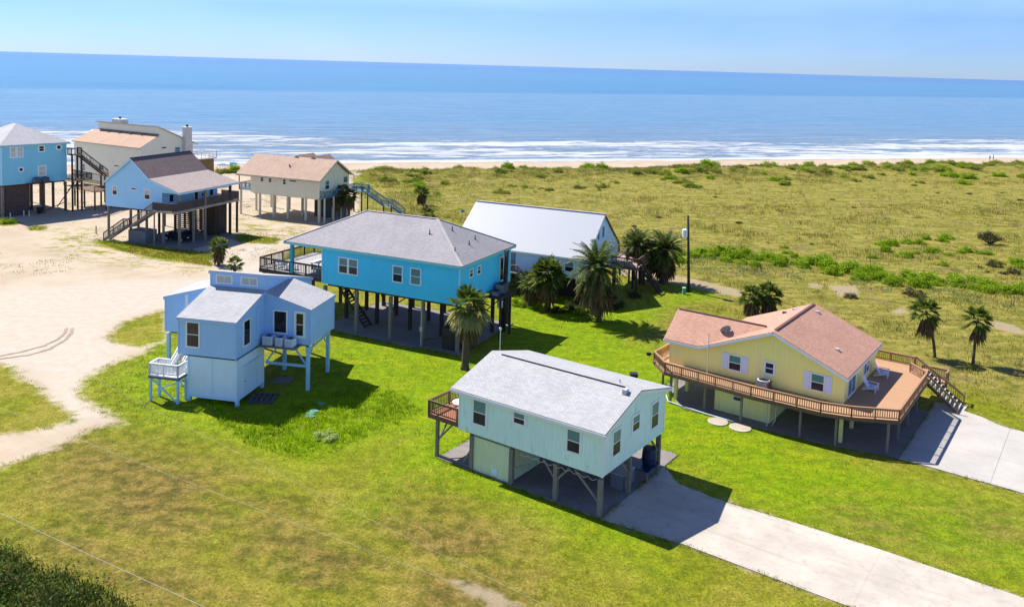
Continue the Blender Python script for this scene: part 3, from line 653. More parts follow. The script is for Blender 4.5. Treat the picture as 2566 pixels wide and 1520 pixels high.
ac_unit(at_house(H, -.85, 7.3, 4.24), H.rotation_euler.z, (.95, .95, 1.0), ACDARK, 'dark air conditioner on a bracket platform beside the bright blue house wall')
ac_unit(at_house(H, -.85, 6.0, 4.24), H.rotation_euler.z, (.7, .7, .55), ACDARK, 'small dark air conditioner next to the larger one outside the bright blue house')
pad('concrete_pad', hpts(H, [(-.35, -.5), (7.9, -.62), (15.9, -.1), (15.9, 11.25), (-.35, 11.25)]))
BLUEH = H

# ================================================================== PERIWINKLE HOUSE
H = house('beach_house', (-19.77, 65.04, 168.13), 'periwinkle blue cottage of boxy wings with a pale blue storage room below')
L, V, D, D2, zb = 4.85, 4.71, 9.03, 4.83, 3.80; W2, W3 = 3.98, 4.19
PW = siding('periwinkle_siding', (.36, .59, .94), 'groove', .3, None, .03)
MB().ext_u([(0, zb), (0, 6.62), (V, 7.92), (V, zb)], 0, L).ext_u([(V+.001, zb), (V+.001, 9.18), (V+D, 6.84), (V+D, zb)], 0, L) \
    .ext_v([(-.001, zb), (-.001, 7.80), (-W2, 6.66), (-W2, zb)], V, V+D2).ext_v([(L+.001, zb), (L+.001, 7.80), (L+W3, 6.66), (L+W3, zb)], V, V+D2).build('wall', PW, H)
RP = shingle('whitish_shingle', (.43, .425, .43), .04)
R = [[(-.12, -.15, 6.72), (L+.12, -.15, 6.72), (L+.12, V, 8.06), (-.12, V, 8.06)], [(-.1, V-.18, 9.33), (L+.1, V-.18, 9.33), (L+.1, V+D+.15, 6.95), (-.1, V+D+.15, 6.95)],
     [(-.002, V-.1, 7.93), (-.002, V+D2+.1, 7.93), (-W2-.12, V+D2+.1, 6.76), (-W2-.12, V-.1, 6.76)], [(L+.002, V-.1, 7.93), (L+.002, V+D2+.1, 7.93), (L+W3+.12, V+D2+.1, 6.76), (L+W3+.12, V-.1, 6.76)]]
m = MB()
for q in R: m.slab(q, .06)
m.build('roof', RP, H)
PT = paint('pale_periwinkle_trim', (.36, .56, .88), .04)
m = MB()
for q in R:
    for k in range(4):
        a, b = Vector(q[k]), Vector(q[(k+1) % 4])
        if (q is R[0] and k == 2) or (q in R[2:] and k == 0): continue
        m.beam(a+Vector((0, 0, -.15)), b+Vector((0, 0, -.15)), .05, .18)
m.build('fascia', PT, H)
m = MB()
for u_, v_, zt in ((0, 0, 6.55), (L, 0, 6.55), (-W2, V, 6.6), (L+W3, V, 6.6), (0, V, 9.1), (L, V, 9.1), (-W2, V+D2, 6.6)):
    z0 = zb-.02 if zt < 9 else 7.95
    m.box(u_-.05, u_+.05, v_-.03, v_+.05, z0, zt)
m.pieces('corner_trim', PT, H)
window(H, 'v', 0, 4.21, 3.0, 4.38, 6.48, fr=.12, up=glass('olive_glass', (.022, .024, .012), .15), lo=GL_DK)
window(H, 'u', 0, 1.12, 2.31, 4.36, 6.5, fr=.12, style='dark', lo=GL_DK)
MB().box(-.12, -.001, 3.2, 3.6, 4.4, 7.0).build('shade_slot_box', PW, H)  # added box standing in for a narrow shaded slot in the wall
window(H, 'v', V, -.74, -2.01, 4.55, 6.5, fr=.11, style='dark', lo=GL_DK); window(H, 'v', V, -2.58, -3.58, 4.35, 6.55, fr=.2, up=glass('olive_glass', (.022, .024, .012), .15), lo=GL_DK)
window(H, 'v', V, 4.37, 2.88, 8.28, 9.02, fr=.1, style='slide', up=GL_BL); window(H, 'v', V, 2.14, .61, 8.28, 9.02, fr=.1, style='slide', up=GL_BL)
MB().box(L+2.05, L+2.3, V-.06, V-.001, 6.05, 7.1).build('vent_board', WHITE, H)
m = MB(); m.box(0.3, L-.3, .3, V+D-.3, zb-.2, zb-.001); m.box(-W2+.3, L+W3-.3, V+.3, V+D2-.3, zb-.2, zb-.002); m.build('floor_frame', DARKWOOD, H)
LP = siding('pale_blue_lap', (.68, .84, .98), 'lap', .2, None, .03); LPT = paint('pale_blue_trim', (.55, .76, .95), .04)
MB().box(.02, 4.18, .26, V-.1, .42, zb-.2).build('storage_room', LP, H)
m = MB(); m.box(-.02, .1, .22, .34, .2, zb-.21); m.box(4.1, 4.22, .22, .34, .2, zb-.21); m.box(2.05, 2.15, .235, .255, .5, zb-.25); m.box(.1, 4.1, .225, .25, .38, .56); m.box(-.005, .018, .34, V-.1, .38, .56); m.box(-.02, .1, V-.18, V-.08, .2, zb-.21)
m.build('trim', LPT, H)
dr = MB().box(-.03, .018, 1.25, 3.55, .62, 2.75).build('door', LPT, H); MB().box(-.10, -.031, 1.15, 3.9, 2.82, 2.9).build('drip_cap', LPT, dr); MB().tube([(-.03, 1.45, 1.6), (-.09, 1.45, 1.6)], .035).build('handle', BLACK, dr)
PP = paint('pale_blue_post', (.36, .62, .86), .1)
for u_, v_ in ((.05, .36), (4.1, .36), (.05, 4.4), (4.1, 4.4)): post(H, u_, v_, 0, .44, .26, PP)
for u_, v_ in ((-3.75, 4.88), (-3.6, 9.25), (.15, 8.7), (L+W3-.2, 4.9), (L+W3-.2, 9.2), (L-.1, 8.7), (.2, 13.5), (L-.2, 13.5)): post(H, u_, v_, 0, zb-.2, .26, PP)
m = MB(); m.beam((.0, 4.95, 1.95), (-3.75, 4.95, 1.98), .1, .22); m.beam((-.1, 4.9, 2.1), (-1.35, 4.9, 3.75), .07, .12); m.beam((-3.6, 4.9, 2.1), (-2.3, 4.9, 3.75), .08, .12)
m.beam((-3.75, 5.0, 2.6), (-3.7, 6.2, 3.65), .08, .12); m.beam((-3.65, 9.1, 2.4), (-3.65, 8.0, 3.65), .08, .12); m.beam((-3.75, 5.0, 3.3), (-3.7, 9.1, 3.5), .08, .14); m.pieces('brace', PP, H)
MB().box(-3.25, -.02, V-1.3, V-.02, 3.72, 3.84).build('equipment_platform', timber('grey_plank', (.16, .18, .2)), H)
for k, (u_, a) in enumerate(((-.75, .85), (-1.75, .62), (-2.62, .70))):
    ac_unit(at_house(H, u_, V-.72, 3.84), H.rotation_euler.z, (a, .75, .72-.03*k), ACWHITE, ('white air conditioner on the periwinkle platform, the widest and next to the inner corner', 'middle white air conditioner of three under the large dark periwinkle window', 'outermost white air conditioner of three, below the narrow periwinkle window')[k], 'air conditioners on the periwinkle platform')
# entry landing and stairs
WW = paint('white_rail_paint', (.78, .78, .82), .05)
MB().box(4.45, 6.98, -.68, .55, 2.05, 2.15).build('landing', WW, H); MB().box(4.42, 7.01, -.71, .58, 1.9, 2.05).build('landing_frame', timber('slate_timber', (.10, .10, .16)), H)
rail(H, [(4.5, .5), (4.5, -.65), (6.93, -.65), (6.93, .5), (5.9, .5)], 2.15, .92, WW, gap=.115, bal=.06, pst=1.2)
for u_, v_ in ((6.88, -.58), (4.55, -.58), (4.5, .45), (6.8, .45)): post(H, u_, v_, 0, 1.9, .16, PP)
m = MB(); m.beam((6.88, -.58, 1.85), (4.6, -.58, .1), .05, .12); m.beam((6.88, .4, .6), (4.6, .4, 1.6), .05, .1); m.pieces('brace', PP, H)
steps(H, (5.35, 2.9, 3.75), (5.35, .62, 2.2), .42, 7, timber('pale_tread', (.42, .42, .36)), smat=WW)
m = MB(); m.beam((5.86, .6, 3.0), (5.86, 2.9, 4.7), .07, .10); m.beam((5.86, .6, 2.5), (5.86, 2.9, 4.1), .05, .35); m.beam((4.9, .6, 3.0), (4.9, 2.9, 4.7), .07, .10); m.beam((4.9, .6, 2.55), (4.9, 2.9, 4.1), .05, .30); m.build('stair_rail', WW, H)
MB().box(4.9, 6.5, 2.9, 4.68, 3.65, 3.8).build('upper_landing', WW, H)
m = MB(); m.box(6.42, 6.52, 2.9, 4.65, 3.8, 5.1); m.box(5.75, 6.42, 2.9, 2.98, 3.8, 5.1); m.box(6.4, 6.55, 2.88, 3.03, 0, 3.8); m.box(5.7, 5.82, 2.88, 3.0, 0, 3.8); m.build('landing_panel', WW, H)
PERI = H
t = empty('wooden_pallet', at_house(H, -1.2, 2.1, .03), H.rotation_euler.z+.2, 'grey wooden pallet lying in the shade right of the pale blue storage room', 'pallet')
m = MB(False)
for k in range(5): m.box(-.95+k*.42, -.67+k*.42, -1.0, 1.0, .12, .15)
m.build('slats', timber('pallet_wood', (.09, .08, .09)), t); m = MB(False)
for q in (-.9, 0, .8): m.box(-.95, 1.05, q, q+.1, 0, .12)
m.build('runner', timber('pallet_wood', (.09, .08, .09)), t)
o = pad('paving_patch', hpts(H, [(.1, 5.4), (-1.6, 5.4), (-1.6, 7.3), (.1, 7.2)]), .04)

# ================================================================== YELLOW HOUSE
H = house('beach_house', (25.99, 62.88, 143.99), 'yellow house with white shutters and a salmon shingle roof, wrapped by a brown deck')
L, Wg, V, zf = 13.99, 11.28, 9.75, 2.51
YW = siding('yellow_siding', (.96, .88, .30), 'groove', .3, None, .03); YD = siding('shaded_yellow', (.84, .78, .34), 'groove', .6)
MB().ext_v([(0, zf-.25), (0, 4.40), (5.32, 6.72), (Wg, 4.36), (Wg, zf-.25)], 0, V).ext_u([(0, zf-.25), (0, 4.40), (2.08, 6.3), (4.16, 4.40), (4.16, zf-.25)], Wg+.001, L).build('wall', YW, H)
RY = shingle('salmon_shingle', (.49, .275, .195), .10, (.41, .22, .15))
o_, ov = .35, .54
A = (-o_, -ov, 4.67); B_ = (5.32, -ov, 7.0); C_ = (Wg, -ov, 4.58); A2 = (-o_, V+ov, 4.67); B2 = (5.32, V+ov, 7.0); C2 = (Wg+o_, V+ov, 4.44); C3 = (Wg+o_, 4.7, 4.44)
E1 = (L+o_, -ov, 4.58); E2 = (L+o_, 2.08, 6.57); K = (6.38, 2.08, 6.57); E3 = (L+o_, 4.7, 4.58); C4 = (Wg, 4.7, 4.58)
rf = MB().slab([A, B_, B2, A2], .07).slab([B_, C_, K, C4, (Wg, V+ov, 4.58), B2], .07).slab([E1, C_, K, E2], .07).slab([E2, K, C4, E3], .07).build('roof', RY, H)
m = MB(); m.beam((5.32, -ov+.6, 7.03), (5.32, V+ov-.3, 7.03), .22, .05); m.beam((L+o_-.1, 2.08, 6.59), (6.7, 2.08, 6.59), .2, .05); m.build('ridge_cap', paint('rust_cap', (.16, .07, .05)), rf)
for u_, v_ in ((7.2, 8.1), (4.6, 8.6), (1.5, 3.4), (6.6, 8.9)):
    z = 7.0-.41*abs(u_-5.32); MB().box(u_-.15, u_+.15, v_-.15, v_+.15, z-.05, z+.12).build('roof_vent', METAL if u_ < 7 else BLACK, rf)
strip(H, [(A, B_), (B_, C_), (C_, E1), (E1, E2), (E2, E3), (A, A2), (A2, B2)], WHITE, 'fascia', .05, .19, -.17)
window(H, 'v', 0, 8.93, 7.81, 3.06, 4.38, fr=.1, up=glass('green_curtain_glass', (.04, .17, .13), .08, (.10, .30, .24))); window(H, 'v', 0, 6.03, 5.15, 3.4, 4.46, fr=.14, up=GL_LO); window(H, 'v', 0, 2.46, 1.37, 3.0, 4.38, fr=.1, up=glass('green_curtain_glass', (.04, .17, .13), .08, (.10, .30, .24)))
SH = boards('white_shutter', (.70, .76, .92), 1, .07, .5, .05)
for a, b, z0, z1 in ((8.95, 9.42, 3.08, 4.4), (7.30, 7.79, 3.05, 4.36), (2.48, 2.94, 3.02, 4.4), (.86, 1.35, 2.99, 4.36)): MB().box(a, b, -.045, -.001, z0, z1).build('shutter', SH, H)
m = MB(); m.box(-.03, .08, -.028, .06, zf, 4.34); m.box(L-.08, L+.03, -.028, .06, zf, 4.3); m.box(13.35, 13.47, -.028, -.001, zf, 4.38); m.box(6.38, 6.5, -.03, -.001, 2.7, 5.4); m.pieces('corner_trim', paint('pale_yellow_trim', (.88, .82, .50), .04), H)
MB().tube([(10.4, -.62, 2.5), (10.4, -.62, 5.9)], .035, 6).build('antenna_mast', METAL, H)
dr = window(H, 'u', 0, 1.0, 3.4, 2.56, 4.1, fr=.13, style='slide', name='patio_door', up=glass('door_glass', (.10, .16, .24), .05)); window(H, 'u', 0, 5.7, 7.6, 3.0, 4.05, fr=.12, style='slide', up=glass('door_glass', (.10, .16, .24), .05))
t = empty('satellite_dish', at_house(H, 9.55, .9, 5.22), R_(25), 'grey satellite dish on the lower salmon roof of the yellow house', 'satellite dish')
m = MB(False)
for k in range(5): 
    r = .44*(k/4); 
me_pts = []
for k in range(6):
    r = .45*k/5; me_pts.append((r, .22*(r/.45)**2))
prof = [[(r*math.cos(a), r*math.sin(a), h) for a in np.linspace(0, 2*math.pi, 20, endpoint=False)] for r, h in me_pts[1:]]
i0 = m.P([(0, 0, 0)]); rows = [m.P(p) for p in prof]
for j in range(20): m.f.append((i0, rows[0]+j, rows[0]+(j+1) % 20))
for a, b in zip(rows, rows[1:]):
    for j in range(20): m.f.append((a+j, b+j, b+(j+1) % 20, a+(j+1) % 20))
d = m.build('reflector', paint('dish_grey', (.20, .22, .26), .1), t); d.location = (0, 0, .62); d.rotation_euler = (R_(-52), R_(12), 0)
MB(False).tube([(0, .05, -.1), (0, .05, .6)], .035).build('mast', METAL, t); MB(False).beam((0, 0, .62), (.05, -.55, .85), .03, .03).box(-.03, .13, -.62, -.5, .8, .9).build('feed_arm', METAL, t)
DB = boards('cedar_deck', (.42, .245, .135), 1, .15, .35, .10)
DPOLY = [(15.15, -.55), (13.28, -2.4), (6, -2.93), (.9, -2.75), (-1.2, -2.15), (-3.98, -.62), (-3.98, 9.4), (-2.45, 10.95), (-2.45, 12.9), (5, 12.9), (5, 9.8), (-.02, 9.8), (-.02, -.02), (L+.02, -.02), (L+.02, 4.0), (15.15, 4.0)]
MB().slab([(a, b, zf) for a, b in DPOLY], .06).build('deck', DB, H)
CED = timber('cedar_rail', (.36, .205, .115), .15); CEDL = timber('pale_rail_cap', (.50, .42, .37), .1)
edge_ = [(15.2, 4.0), (15.2, -.55), (13.3, -2.46), (6, -2.99), (.9, -2.81), (-1.2, -2.21), (-4.04, -.65), (-4.04, 9.4), (-2.5, 11.0)]
m = MB()
for a, b in zip(edge_, edge_[1:]): m.beam((*a, zf-.13), (*b, zf-.13), .06, .26)
m.beam((-2.5, 12.95, zf-.13), (5, 12.95, zf-.13), .05, .26); m.build('deck_fascia', BROWNWOOD, H)
e2_ = [(a-(.06 if a > 0 else -.06), b+.05) for a, b in edge_]
rail(H, e2_, zf, .78, CED, gap=.16, bal=.05, pst=1.55, cap=.15); rail(H, [(-2.4, 12.85), (5, 12.85)], zf, .78, CED, gap=.16, bal=.05, pst=1.7, cap=.15)
for u_, v_ in ((-3.4, -.95), (-.12, -2.05), (2.41, -2.15), (6.8, -2.42), (9.9, -2.1), (12.76, -2.2), (15.0, 1.1), (-3.5, 2.07), (-3.5, 5.3), (-3.5, 8.7), (-2.2, 12.6), (1.5, 12.6)): post(H, u_, v_, 0, zf-.26, .16)
YP = paint('yellow_post', (.80, .72, .30), .05)
for u_, v_ in ((-.25, -1.2), (12.72, -1.3), (12.72, .9), (-.2, 2.1), (-.2, 6), (4, 9.5), (9.2, -.9)): post(H, u_, v_, 0, zf-.26, .24, YP, 'column')
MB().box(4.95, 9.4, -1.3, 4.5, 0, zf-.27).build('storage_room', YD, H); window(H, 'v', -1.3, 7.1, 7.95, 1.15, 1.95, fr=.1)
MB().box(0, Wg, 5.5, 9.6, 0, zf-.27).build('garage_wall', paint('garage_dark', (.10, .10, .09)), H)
MB().tube([(4.95, -1.9, .06), (4.95, -1.9, 2.2)], .05).tube([(4.7, -1.5, .06), (4.5, -1.4, .5), (4.45, -1.4, 2.2)], .05).build('drain_pipe', METAL, H)
steps(H, (-3.5, 11.7, 2.35), (-6.2, 11.7, .12), 1.05, 9, timber('pale_tread', (.46, .40, .36)), smat=BROWNWOOD)
rail(H, [(-2.5, 12.95), (-6.3, 12.95)], 0, .85, CED, zs=[2.5, .1], pst=1.8); rail(H, [(-3.6, 10.5), (-6.2, 10.5)], 0, .8, CED, zs=[2.2, .15], pst=1.4)
MB().box(-3.55, -2.45, 10.6, 12.9, 2.38, 2.46).build('stair_landing', DB, H)
rail(H, [(-2.9, 13.9), (-4.9, 13.9), (-4.9, 13.0)], 1.6, .85, CED); MB().box(-4.9, -2.5, 12.96, 13.95, 1.52, 1.6).build('side_landing', DB, H); post(H, -4.8, 13.8, 0, 1.52, .14)
ds = [(15, 9), (14.68, 1.14), (11.86, -2.48), (11.27, -2.72), (4.93, -2.61), (2.35, -2.33), (-.11, -2.1), (-3.41, -1.3), (-4.3, -1.28)]
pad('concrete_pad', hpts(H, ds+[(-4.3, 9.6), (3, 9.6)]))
q0 = [at_house(H, -4.3, -1.28).xy, at_house(H, -6.23, -1.26).xy, g(2328, 1170).xy, g(2430, 1199).xy, g(2566, 1237).xy]
q1 = [g(2566, 1083).xy, g(2510, 1068).xy, g(2462, 1046).xy, g(2415, 1030).xy, at_house(H, -6.6, 13.2).xy, at_house(H, -4.3, 12.2).xy]
ext = (q0[-1]-q0[-2]).normalized()*30
pad('driveway', q0+[q0[-1]+ext, q1[0]+ext]+q1, .062, concrete('smooth_driveway', (.45, .42, .38), .25, R_(36), 6.0))
YELLOW = H
MB().box(15.35, 15.65, -.95, -.7, 2.95, 3.2).beam((15.2, -.6, 3.1), (15.4, -.8, 3.1), .05, .05).build('flood_lamp', BLACK, H)
t = empty('rubbish_bin', g(1587, 962), 0, 'dark bin standing on the lawn just beyond the mint roof', 'bin'); MB(False).hexa([(-.25, -.25, 0), (.25, -.25, 0), (.25, .25, 0), (-.25, .25, 0), (-.32, -.32, .9), (.32, -.32, .9), (.32, .32, .9), (-.32, .32, .9)]).build('body', BLACK, t); MB(False).box(-.34, .34, -.34, .34, .902, .96).build('lid', BLACK, t)
WPL = paint('white_chair', (.66, .74, .92), .04)
def adirondack(loc, rz, label, group):
    t = empty('adirondack_chair', loc, rz, label, 'chair', group); 
    m = MB(False)
    for k in range(5): m.beam((-.28+k*.14, .18, .22), (-.28+k*.14, .62, 1.08-.05*abs(k-2)), .12, .025)
    m.build('backrest', WPL, t); m = MB(False)
    for k in range(5): m.box(-.3, .3, -.42+k*.125, -.31+k*.125, .36-.035*k, .385-.035*k)
    m.build('seat', WPL, t)
    for p in (-.36, .36): MB(False).box(p-.07, p+.07, -.5, .32, .58, .61).build('armrest', WPL, t)
    for p in (-.34, .34): MB(False).box(p-.04, p+.04, -.46, -.37, 0, .58).build('leg', WPL, t); MB(False).beam((p*.85, -.4, .33), (p*.85, .62, .06), .04, .11).build('leg', WPL, t)
    return t
adirondack(at_house(H, -.95, 4.3, zf), H.rotation_euler.z-R_(90+12)+R_(190), 'white slatted armchair on the cedar deck, the one nearer the patio door', 'armchairs on the cedar deck')
adirondack(at_house(H, -.9, 8.3, zf), H.rotation_euler.z-R_(90-8)+R_(180), 'white slatted armchair on the cedar deck, the one beyond the side window', 'armchairs on the cedar deck')
t = ac_unit(at_house(H, 5.75, -.75, zf), H.rotation_euler.z, (.95, .85, .62), paint('brown_casing', (.12, .09, .08)), 'low brown air conditioner with a round black top on the deck below the small window')
MB(False).tube([(.44*math.cos(a), .40*math.sin(a), .66) for a in np.linspace(0, 2*math.pi, 21)], .035, 6, False).build('rim', WHITE, t); MB(False).tube([(0, 0, .622), (0, 0, .64)], .36, 18).build('fan', BLACK, t)
STONE = concrete('round_paver', (.48, .42, .33), .6)
for k, (px, py, rr) in enumerate(((1799, 1057, .78), (1855, 1072, .82))):
    p = g(px, py); m = MB(False); m.tube([(0, 0, -.1), (0, 0, .07), (0, 0, .09)], [rr*.98, rr, rr*.93], 26)
    o = m.build('round_paver', STONE); o.location = p; tag(o, ('round concrete paver before the yellow storage room, farther from the driveway', 'round concrete paver before the yellow storage room, closer to the driveway')[k], 'paver', 'round pavers')
o = MB(False).tube([at_house(H, 13.6, -1.2, .12), at_house(H, 12.9, -2.3, .12), at_house(H, 9.4, -2.75, .12), at_house(H, 7.2, -2.8, .12)], .04, 8).build('pipe', ACWHITE)
tag(o, 'long pale pipe lying along the slab edge before the yellow house', 'pipe')

# ================================================================== WHITE ROOFED HOUSE
H = house('beach_house', (10.06, 96.66, 154.48), 'pale blue house under a steep white metal roof behind the palms')
L, W, zb = 16.78, 11.55, 2.95
WB = siding('powder_blue_siding', (.55, .72, .93), 'lap', .2)
MB().ext_u([(0, zb), (0, 5.35), (W/2, 9.45), (W, 5.35), (W, zb)], .0, 8.7).ext_u([(2.2, zb), (2.2, 6.8), (W/2, 9.45), (W, 5.35), (W, zb)], 8.701, L-.3).build('wall', WB, H)
RW = NT('white_metal_roof', .45, .2); uv = RW.coord('UV'); sp = RW.n('SeparateXYZ'); RW.l(uv, sp.inputs[0]); fr = RW.math('FRACT', RW.math('DIVIDE', sp.outputs[0], .6)); ln = RW.step(RW.math('ABSOLUTE', RW.math('SUBTRACT', fr, .5)), .44, .5)
RW.base(RW.mix(RW.math('MULTIPLY', ln, .05), RW.mix(RW.noise(RW.coord(), .3, 3), (.365, .38, .41), (.39, .405, .435)), (.30, .32, .36))); RW.bump(ln, .15, .015)
A = (-.15, -.15, 5.28); B_ = (L+.2, -.15, 5.28); C_ = (L+.2, W/2, 9.66); D_ = (-.15, W/2, 9.66); E_ = (L+.2, W+.25, 5.2); F_ = (-.15, W+.25, 5.2)
rf = MB().slab([A, B_, C_, D_], .06).slab([D_, C_, E_, F_], .06).build('roof', RW.m, H)
MB().beam((-.15, W/2, 9.69), (L+.2, W/2, 9.69), .3, .05).build('ridge_cap', paint('pink_grey_cap', (.5, .46, .5)), rf)
strip(H, [(A, B_), (A, D_), (B_, C_)], WHITE, 'fascia', .05, .16, -.14); strip(H, [(D_, F_), (F_, E_)], BROWNWOOD, 'fascia', .06, .18, -.14)
TB = glass('blue_glass', (.03, .12, .20), .1)
window(H, 'u', 0, 3.55, 4.25, 6.85, 8.1, fr=.07, style='dark', lo=TB, frame=WB); window(H, 'u', 0, 5.2, 6.0, 6.85, 8.25, fr=.07, style='dark', lo=TB, frame=WB)
window(H, 'u', 0, 7.2, 7.75, 5.1, 5.85, fr=.06, style='dark', lo=TB, frame=WB); window(H, 'u', 0, 8.5, 9.2, 4.7, 5.5, fr=.06, style='dark', lo=TB, frame=WB); window(H, 'u', 0, 1.2, 2.3, 3.6, 4.9, fr=.1)
window(H, 'v', 0, 5.2, 4.0, 3.6, 4.9); window(H, 'v', 0, 2.6, 1.4, 3.6, 4.9)
MB().box(.4, L-.7, .4, W-.4, zb-.3, zb-.002).build('floor_frame', DARKWOOD, H); MB().box(8.72, L-.3, .02, 2.18, zb-.1, zb+.0).build('porch_floor', DK, H)
rail(H, [(8.8, .05), (L-.4, .05)], zb, 1.0, GREYWOOD)
for u_ in (.2, 4.2, 8.4, 12.4, 16.2):
    for v_ in (.2, 4, 7.6, 11.3): post(H, u_, v_, 0, zb-.3, .28, DARKWOOD)
for u_ in (12.4, 16.2): post(H, u_, .15, zb, 5.1, .14, WHITE, 'porch_post')
MB().box(2.2, 8.6, 3, 9.8, 0, zb-.31).build('storage_room', LAT, H); MB().box(5.8, 6.6, 2.94, 2.99, .1, 2.0).build('door', paint('steel_door', (.10, .14, .20)), H)  # dark storage box added to deepen the shade under this house
steps(H, (7.9, -.6, 2.9), (4.6, -.6, .1), .5, 11, GREYWOOD); MB().box(7.9, 9.3, -1.2, -.02, 2.82, 2.94).build('stair_landing', GREYWOOD, H)
rail(H, [(9.3, -1.15), (7.9, -1.15), (4.6, -1.15)], 0, .9, GREYWOOD, zs=[2.94, 2.94, .15])
MB().box(-3.4, 1.2, 11.6, 16.2, 2.9, 3.0).build('deck', boards('faded_pink_deck', (.46, .33, .30), 1), H)
MB().box(-3.4, -.02, 9.0, 11.6, 2.9, 3.0).build('side_deck', boards('faded_pink_deck', (.46, .33, .30), 1), H)
m = MB(); m.box(-3.46, -3.41, 9.0, 16.2, 2.62, 3.0); m.box(-3.4, -.02, 8.94, 8.99, 2.62, 3.0); m.build('deck_fascia', BROWNWOOD, H)
rail(H, [(-.1, 9.05), (-3.35, 9.05), (-3.35, 16.15), (1.2, 16.15), (1.2, 11.8)], 3.0, 1.0, BROWNWOOD, gap=.2)
for u_, v_ in ((-3.2, 9.2), (-3.2, 12.6), (-3.2, 16), (1, 16), (-.3, 9.2), (-1.2, 12.8), (-2.4, 10.4)): post(H, u_, v_, 0, 2.9, .2, DARKWOOD)
for u_, v_ in ((-1.2, 11.7), (-2.2, 12.3)): post(H, u_, v_, 3.0, 4.7, .2, BROWNWOOD, 'porch_post')
steps(H, (-3.5, 10.2, 2.9), (-5.9, 10.2, .1), .5, 11, DARKWOOD); rail(H, [(-3.5, 9.65), (-6.0, 9.65)], 0, .9, DARKWOOD, zs=[2.9, .1])
WHITEH = H

# ================================================================== CREAM HOUSE ON COLUMNS
H = house('beach_house', (-29.55, 142.27, 157.56), 'cream house with a pinkish gable roof raised on round cream columns')
W, zb = 9.02, 4.04; CRM = siding('cream_siding', (.80, .74, .56), 'lap', .22, None, .03)
MB().ext_u([(0, zb), (0, 7.0), (W/2, 9.88), (W, 7.0), (W, zb)], 0, 13.9).build('wall', CRM, H)
RC = shingle('pink_shingle', (.46, .32, .235), .10)
A = (-.57, -.69, 7.08); B_ = (16.51, -.69, 7.08); C_ = (16.51, W/2, 10.1); D_ = (-.57, W/2, 10.1); E_ = (16.51, W+.69, 7.08); F_ = (-.57, W+.69, 7.08)
m = MB().slab([A, B_, C_, D_], .08).slab([D_, C_, E_, F_], .08)
for u_ in (7.6, 4.2): m.ext_v([(u_-1.3, 9.3), (u_, 10.42), (u_+1.3, 9.3)], W/2-.25, W+.3)
rf = m.build('roof', RC, H); strip(H, [(A, B_), (A, D_), (D_, F_), (B_, C_)], paint('cream_trim', (.62, .52, .38)), 'fascia', .06, .2, -.17)
pipe_vent(H, 7.4, 2.0, 8.8, .3, .08)
for a, b, z0, z1 in ((11.2, 11.85, 6.0, 6.78), (9.55, 10.15, 5.98, 6.78), (6.62, 7.25, 5.85, 6.75)): window(H, 'v', 0, a, b, z0, z1, fr=.06, up=GL_LO, frame=CRM)
window(H, 'v', 0, 4.55, 5.95, 6.45, 6.75, fr=.05, style='dark', frame=CRM)
window(H, 'u', 0, 1.6, 2.9, 5.3, 6.85, fr=.09, up=TB); window(H, 'u', 0, 7.3, 8.4, 5.9, 6.85, fr=.09, up=TB, frame=TB)
m = MB(); m.box(-.03, .12, -.03, .1, zb, 7.0); m.box(12.8, 12.95, -.04, .0, zb-.4, 7.0); m.pieces('corner_trim', paint('pale_cream_trim', (.76, .72, .62)), H)
MB().box(.3, 13.6, .3, W-.3, zb-.25, zb-.001).build('floor_frame', CRM, H)
CC = paint('cream_column', (.66, .58, .44), .08)
for u_ in (16.2, 12.2, 9.34, 6.49, 2.87, .25):
    for v_ in (.35, 4.5, 8.7): post(H, u_, v_, 0, zb-.24 if u_ < 14 else 4.3, .42, CC, 'column', True)
BG = paint('blue_grey_rail', (.13, .24, .30), .1); BGD = boards('blue_grey_boards', (.20, .32, .38), 1)
MB().box(13.92, 16.4, 0, 5, 4.3, 4.42).build('balcony', BG, H); rail(H, [(13.95, .05), (16.35, .05), (16.35, 4.95)], 4.42, 1.1, BG, gap=.2); post(H, 16.35, .05, 4.42, 6.9, .14, BG, 'porch_post')
MB().box(-1.0, -.02, .1, 5.5, 4.1, 4.2).build('side_balcony', BG, H); rail(H, [(-.05, .12), (-.95, .12), (-.95, 5.45), (-.05, 5.45)], 4.2, 1.05, BG, gap=.2)
for v_ in (.3, 3.0, 5.3): post(H, -.85, v_, 0, 4.1, .2, CC)
MB().box(-2.0, 1.2, 10.0, 12.6, 4.0, 4.12).build('stair_landing', BGD, H); MB().box(-1.0, -.02, 8.6, 10.2, 4.02, 4.1).build('walkway', BGD, H)
rail(H, [(-.9, 8.7), (-.9, 10.05), (-1.95, 10.05), (-1.95, 10.4)], 4.12, 1.0, BG); rail(H, [(1.15, 10.1), (1.15, 12.55), (-1.95, 12.55), (-1.95, 12.2)], 4.12, 1.0, BG)
steps(H, (-2.0, 11.3, 4.0), (-4.9, 12.6, 1.75), .75, 9, BGD, smat=BG); MB().box(-6.2, -4.9, 11.9, 13.6, 1.66, 1.76).build('stair_landing', BGD, H)
steps(H, (-6.2, 13.1, 1.66), (-8.0, 14.0, .12), .75, 6, BGD, smat=BG)
for sg in (10.5, 12.1): rail(H, [(-2.0, sg), (-4.95, sg+1.3), (-6.1, sg+1.6), (-8.0, sg+2.6)], 0, .95, BG, zs=[4.0, 1.8, 1.76, .15])
for u_, v_ in ((1, 10.3), (1, 12.3), (-1.8, 10.3), (-1.8, 12.3), (-6, 13.4), (-5.2, 12.1)): post(H, u_, v_, 0, 1.7 if u_ < -4 else 4.0, .2, GREYWOOD)
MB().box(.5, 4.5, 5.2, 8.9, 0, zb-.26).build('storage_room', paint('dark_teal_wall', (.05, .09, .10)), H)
CREAMH = H

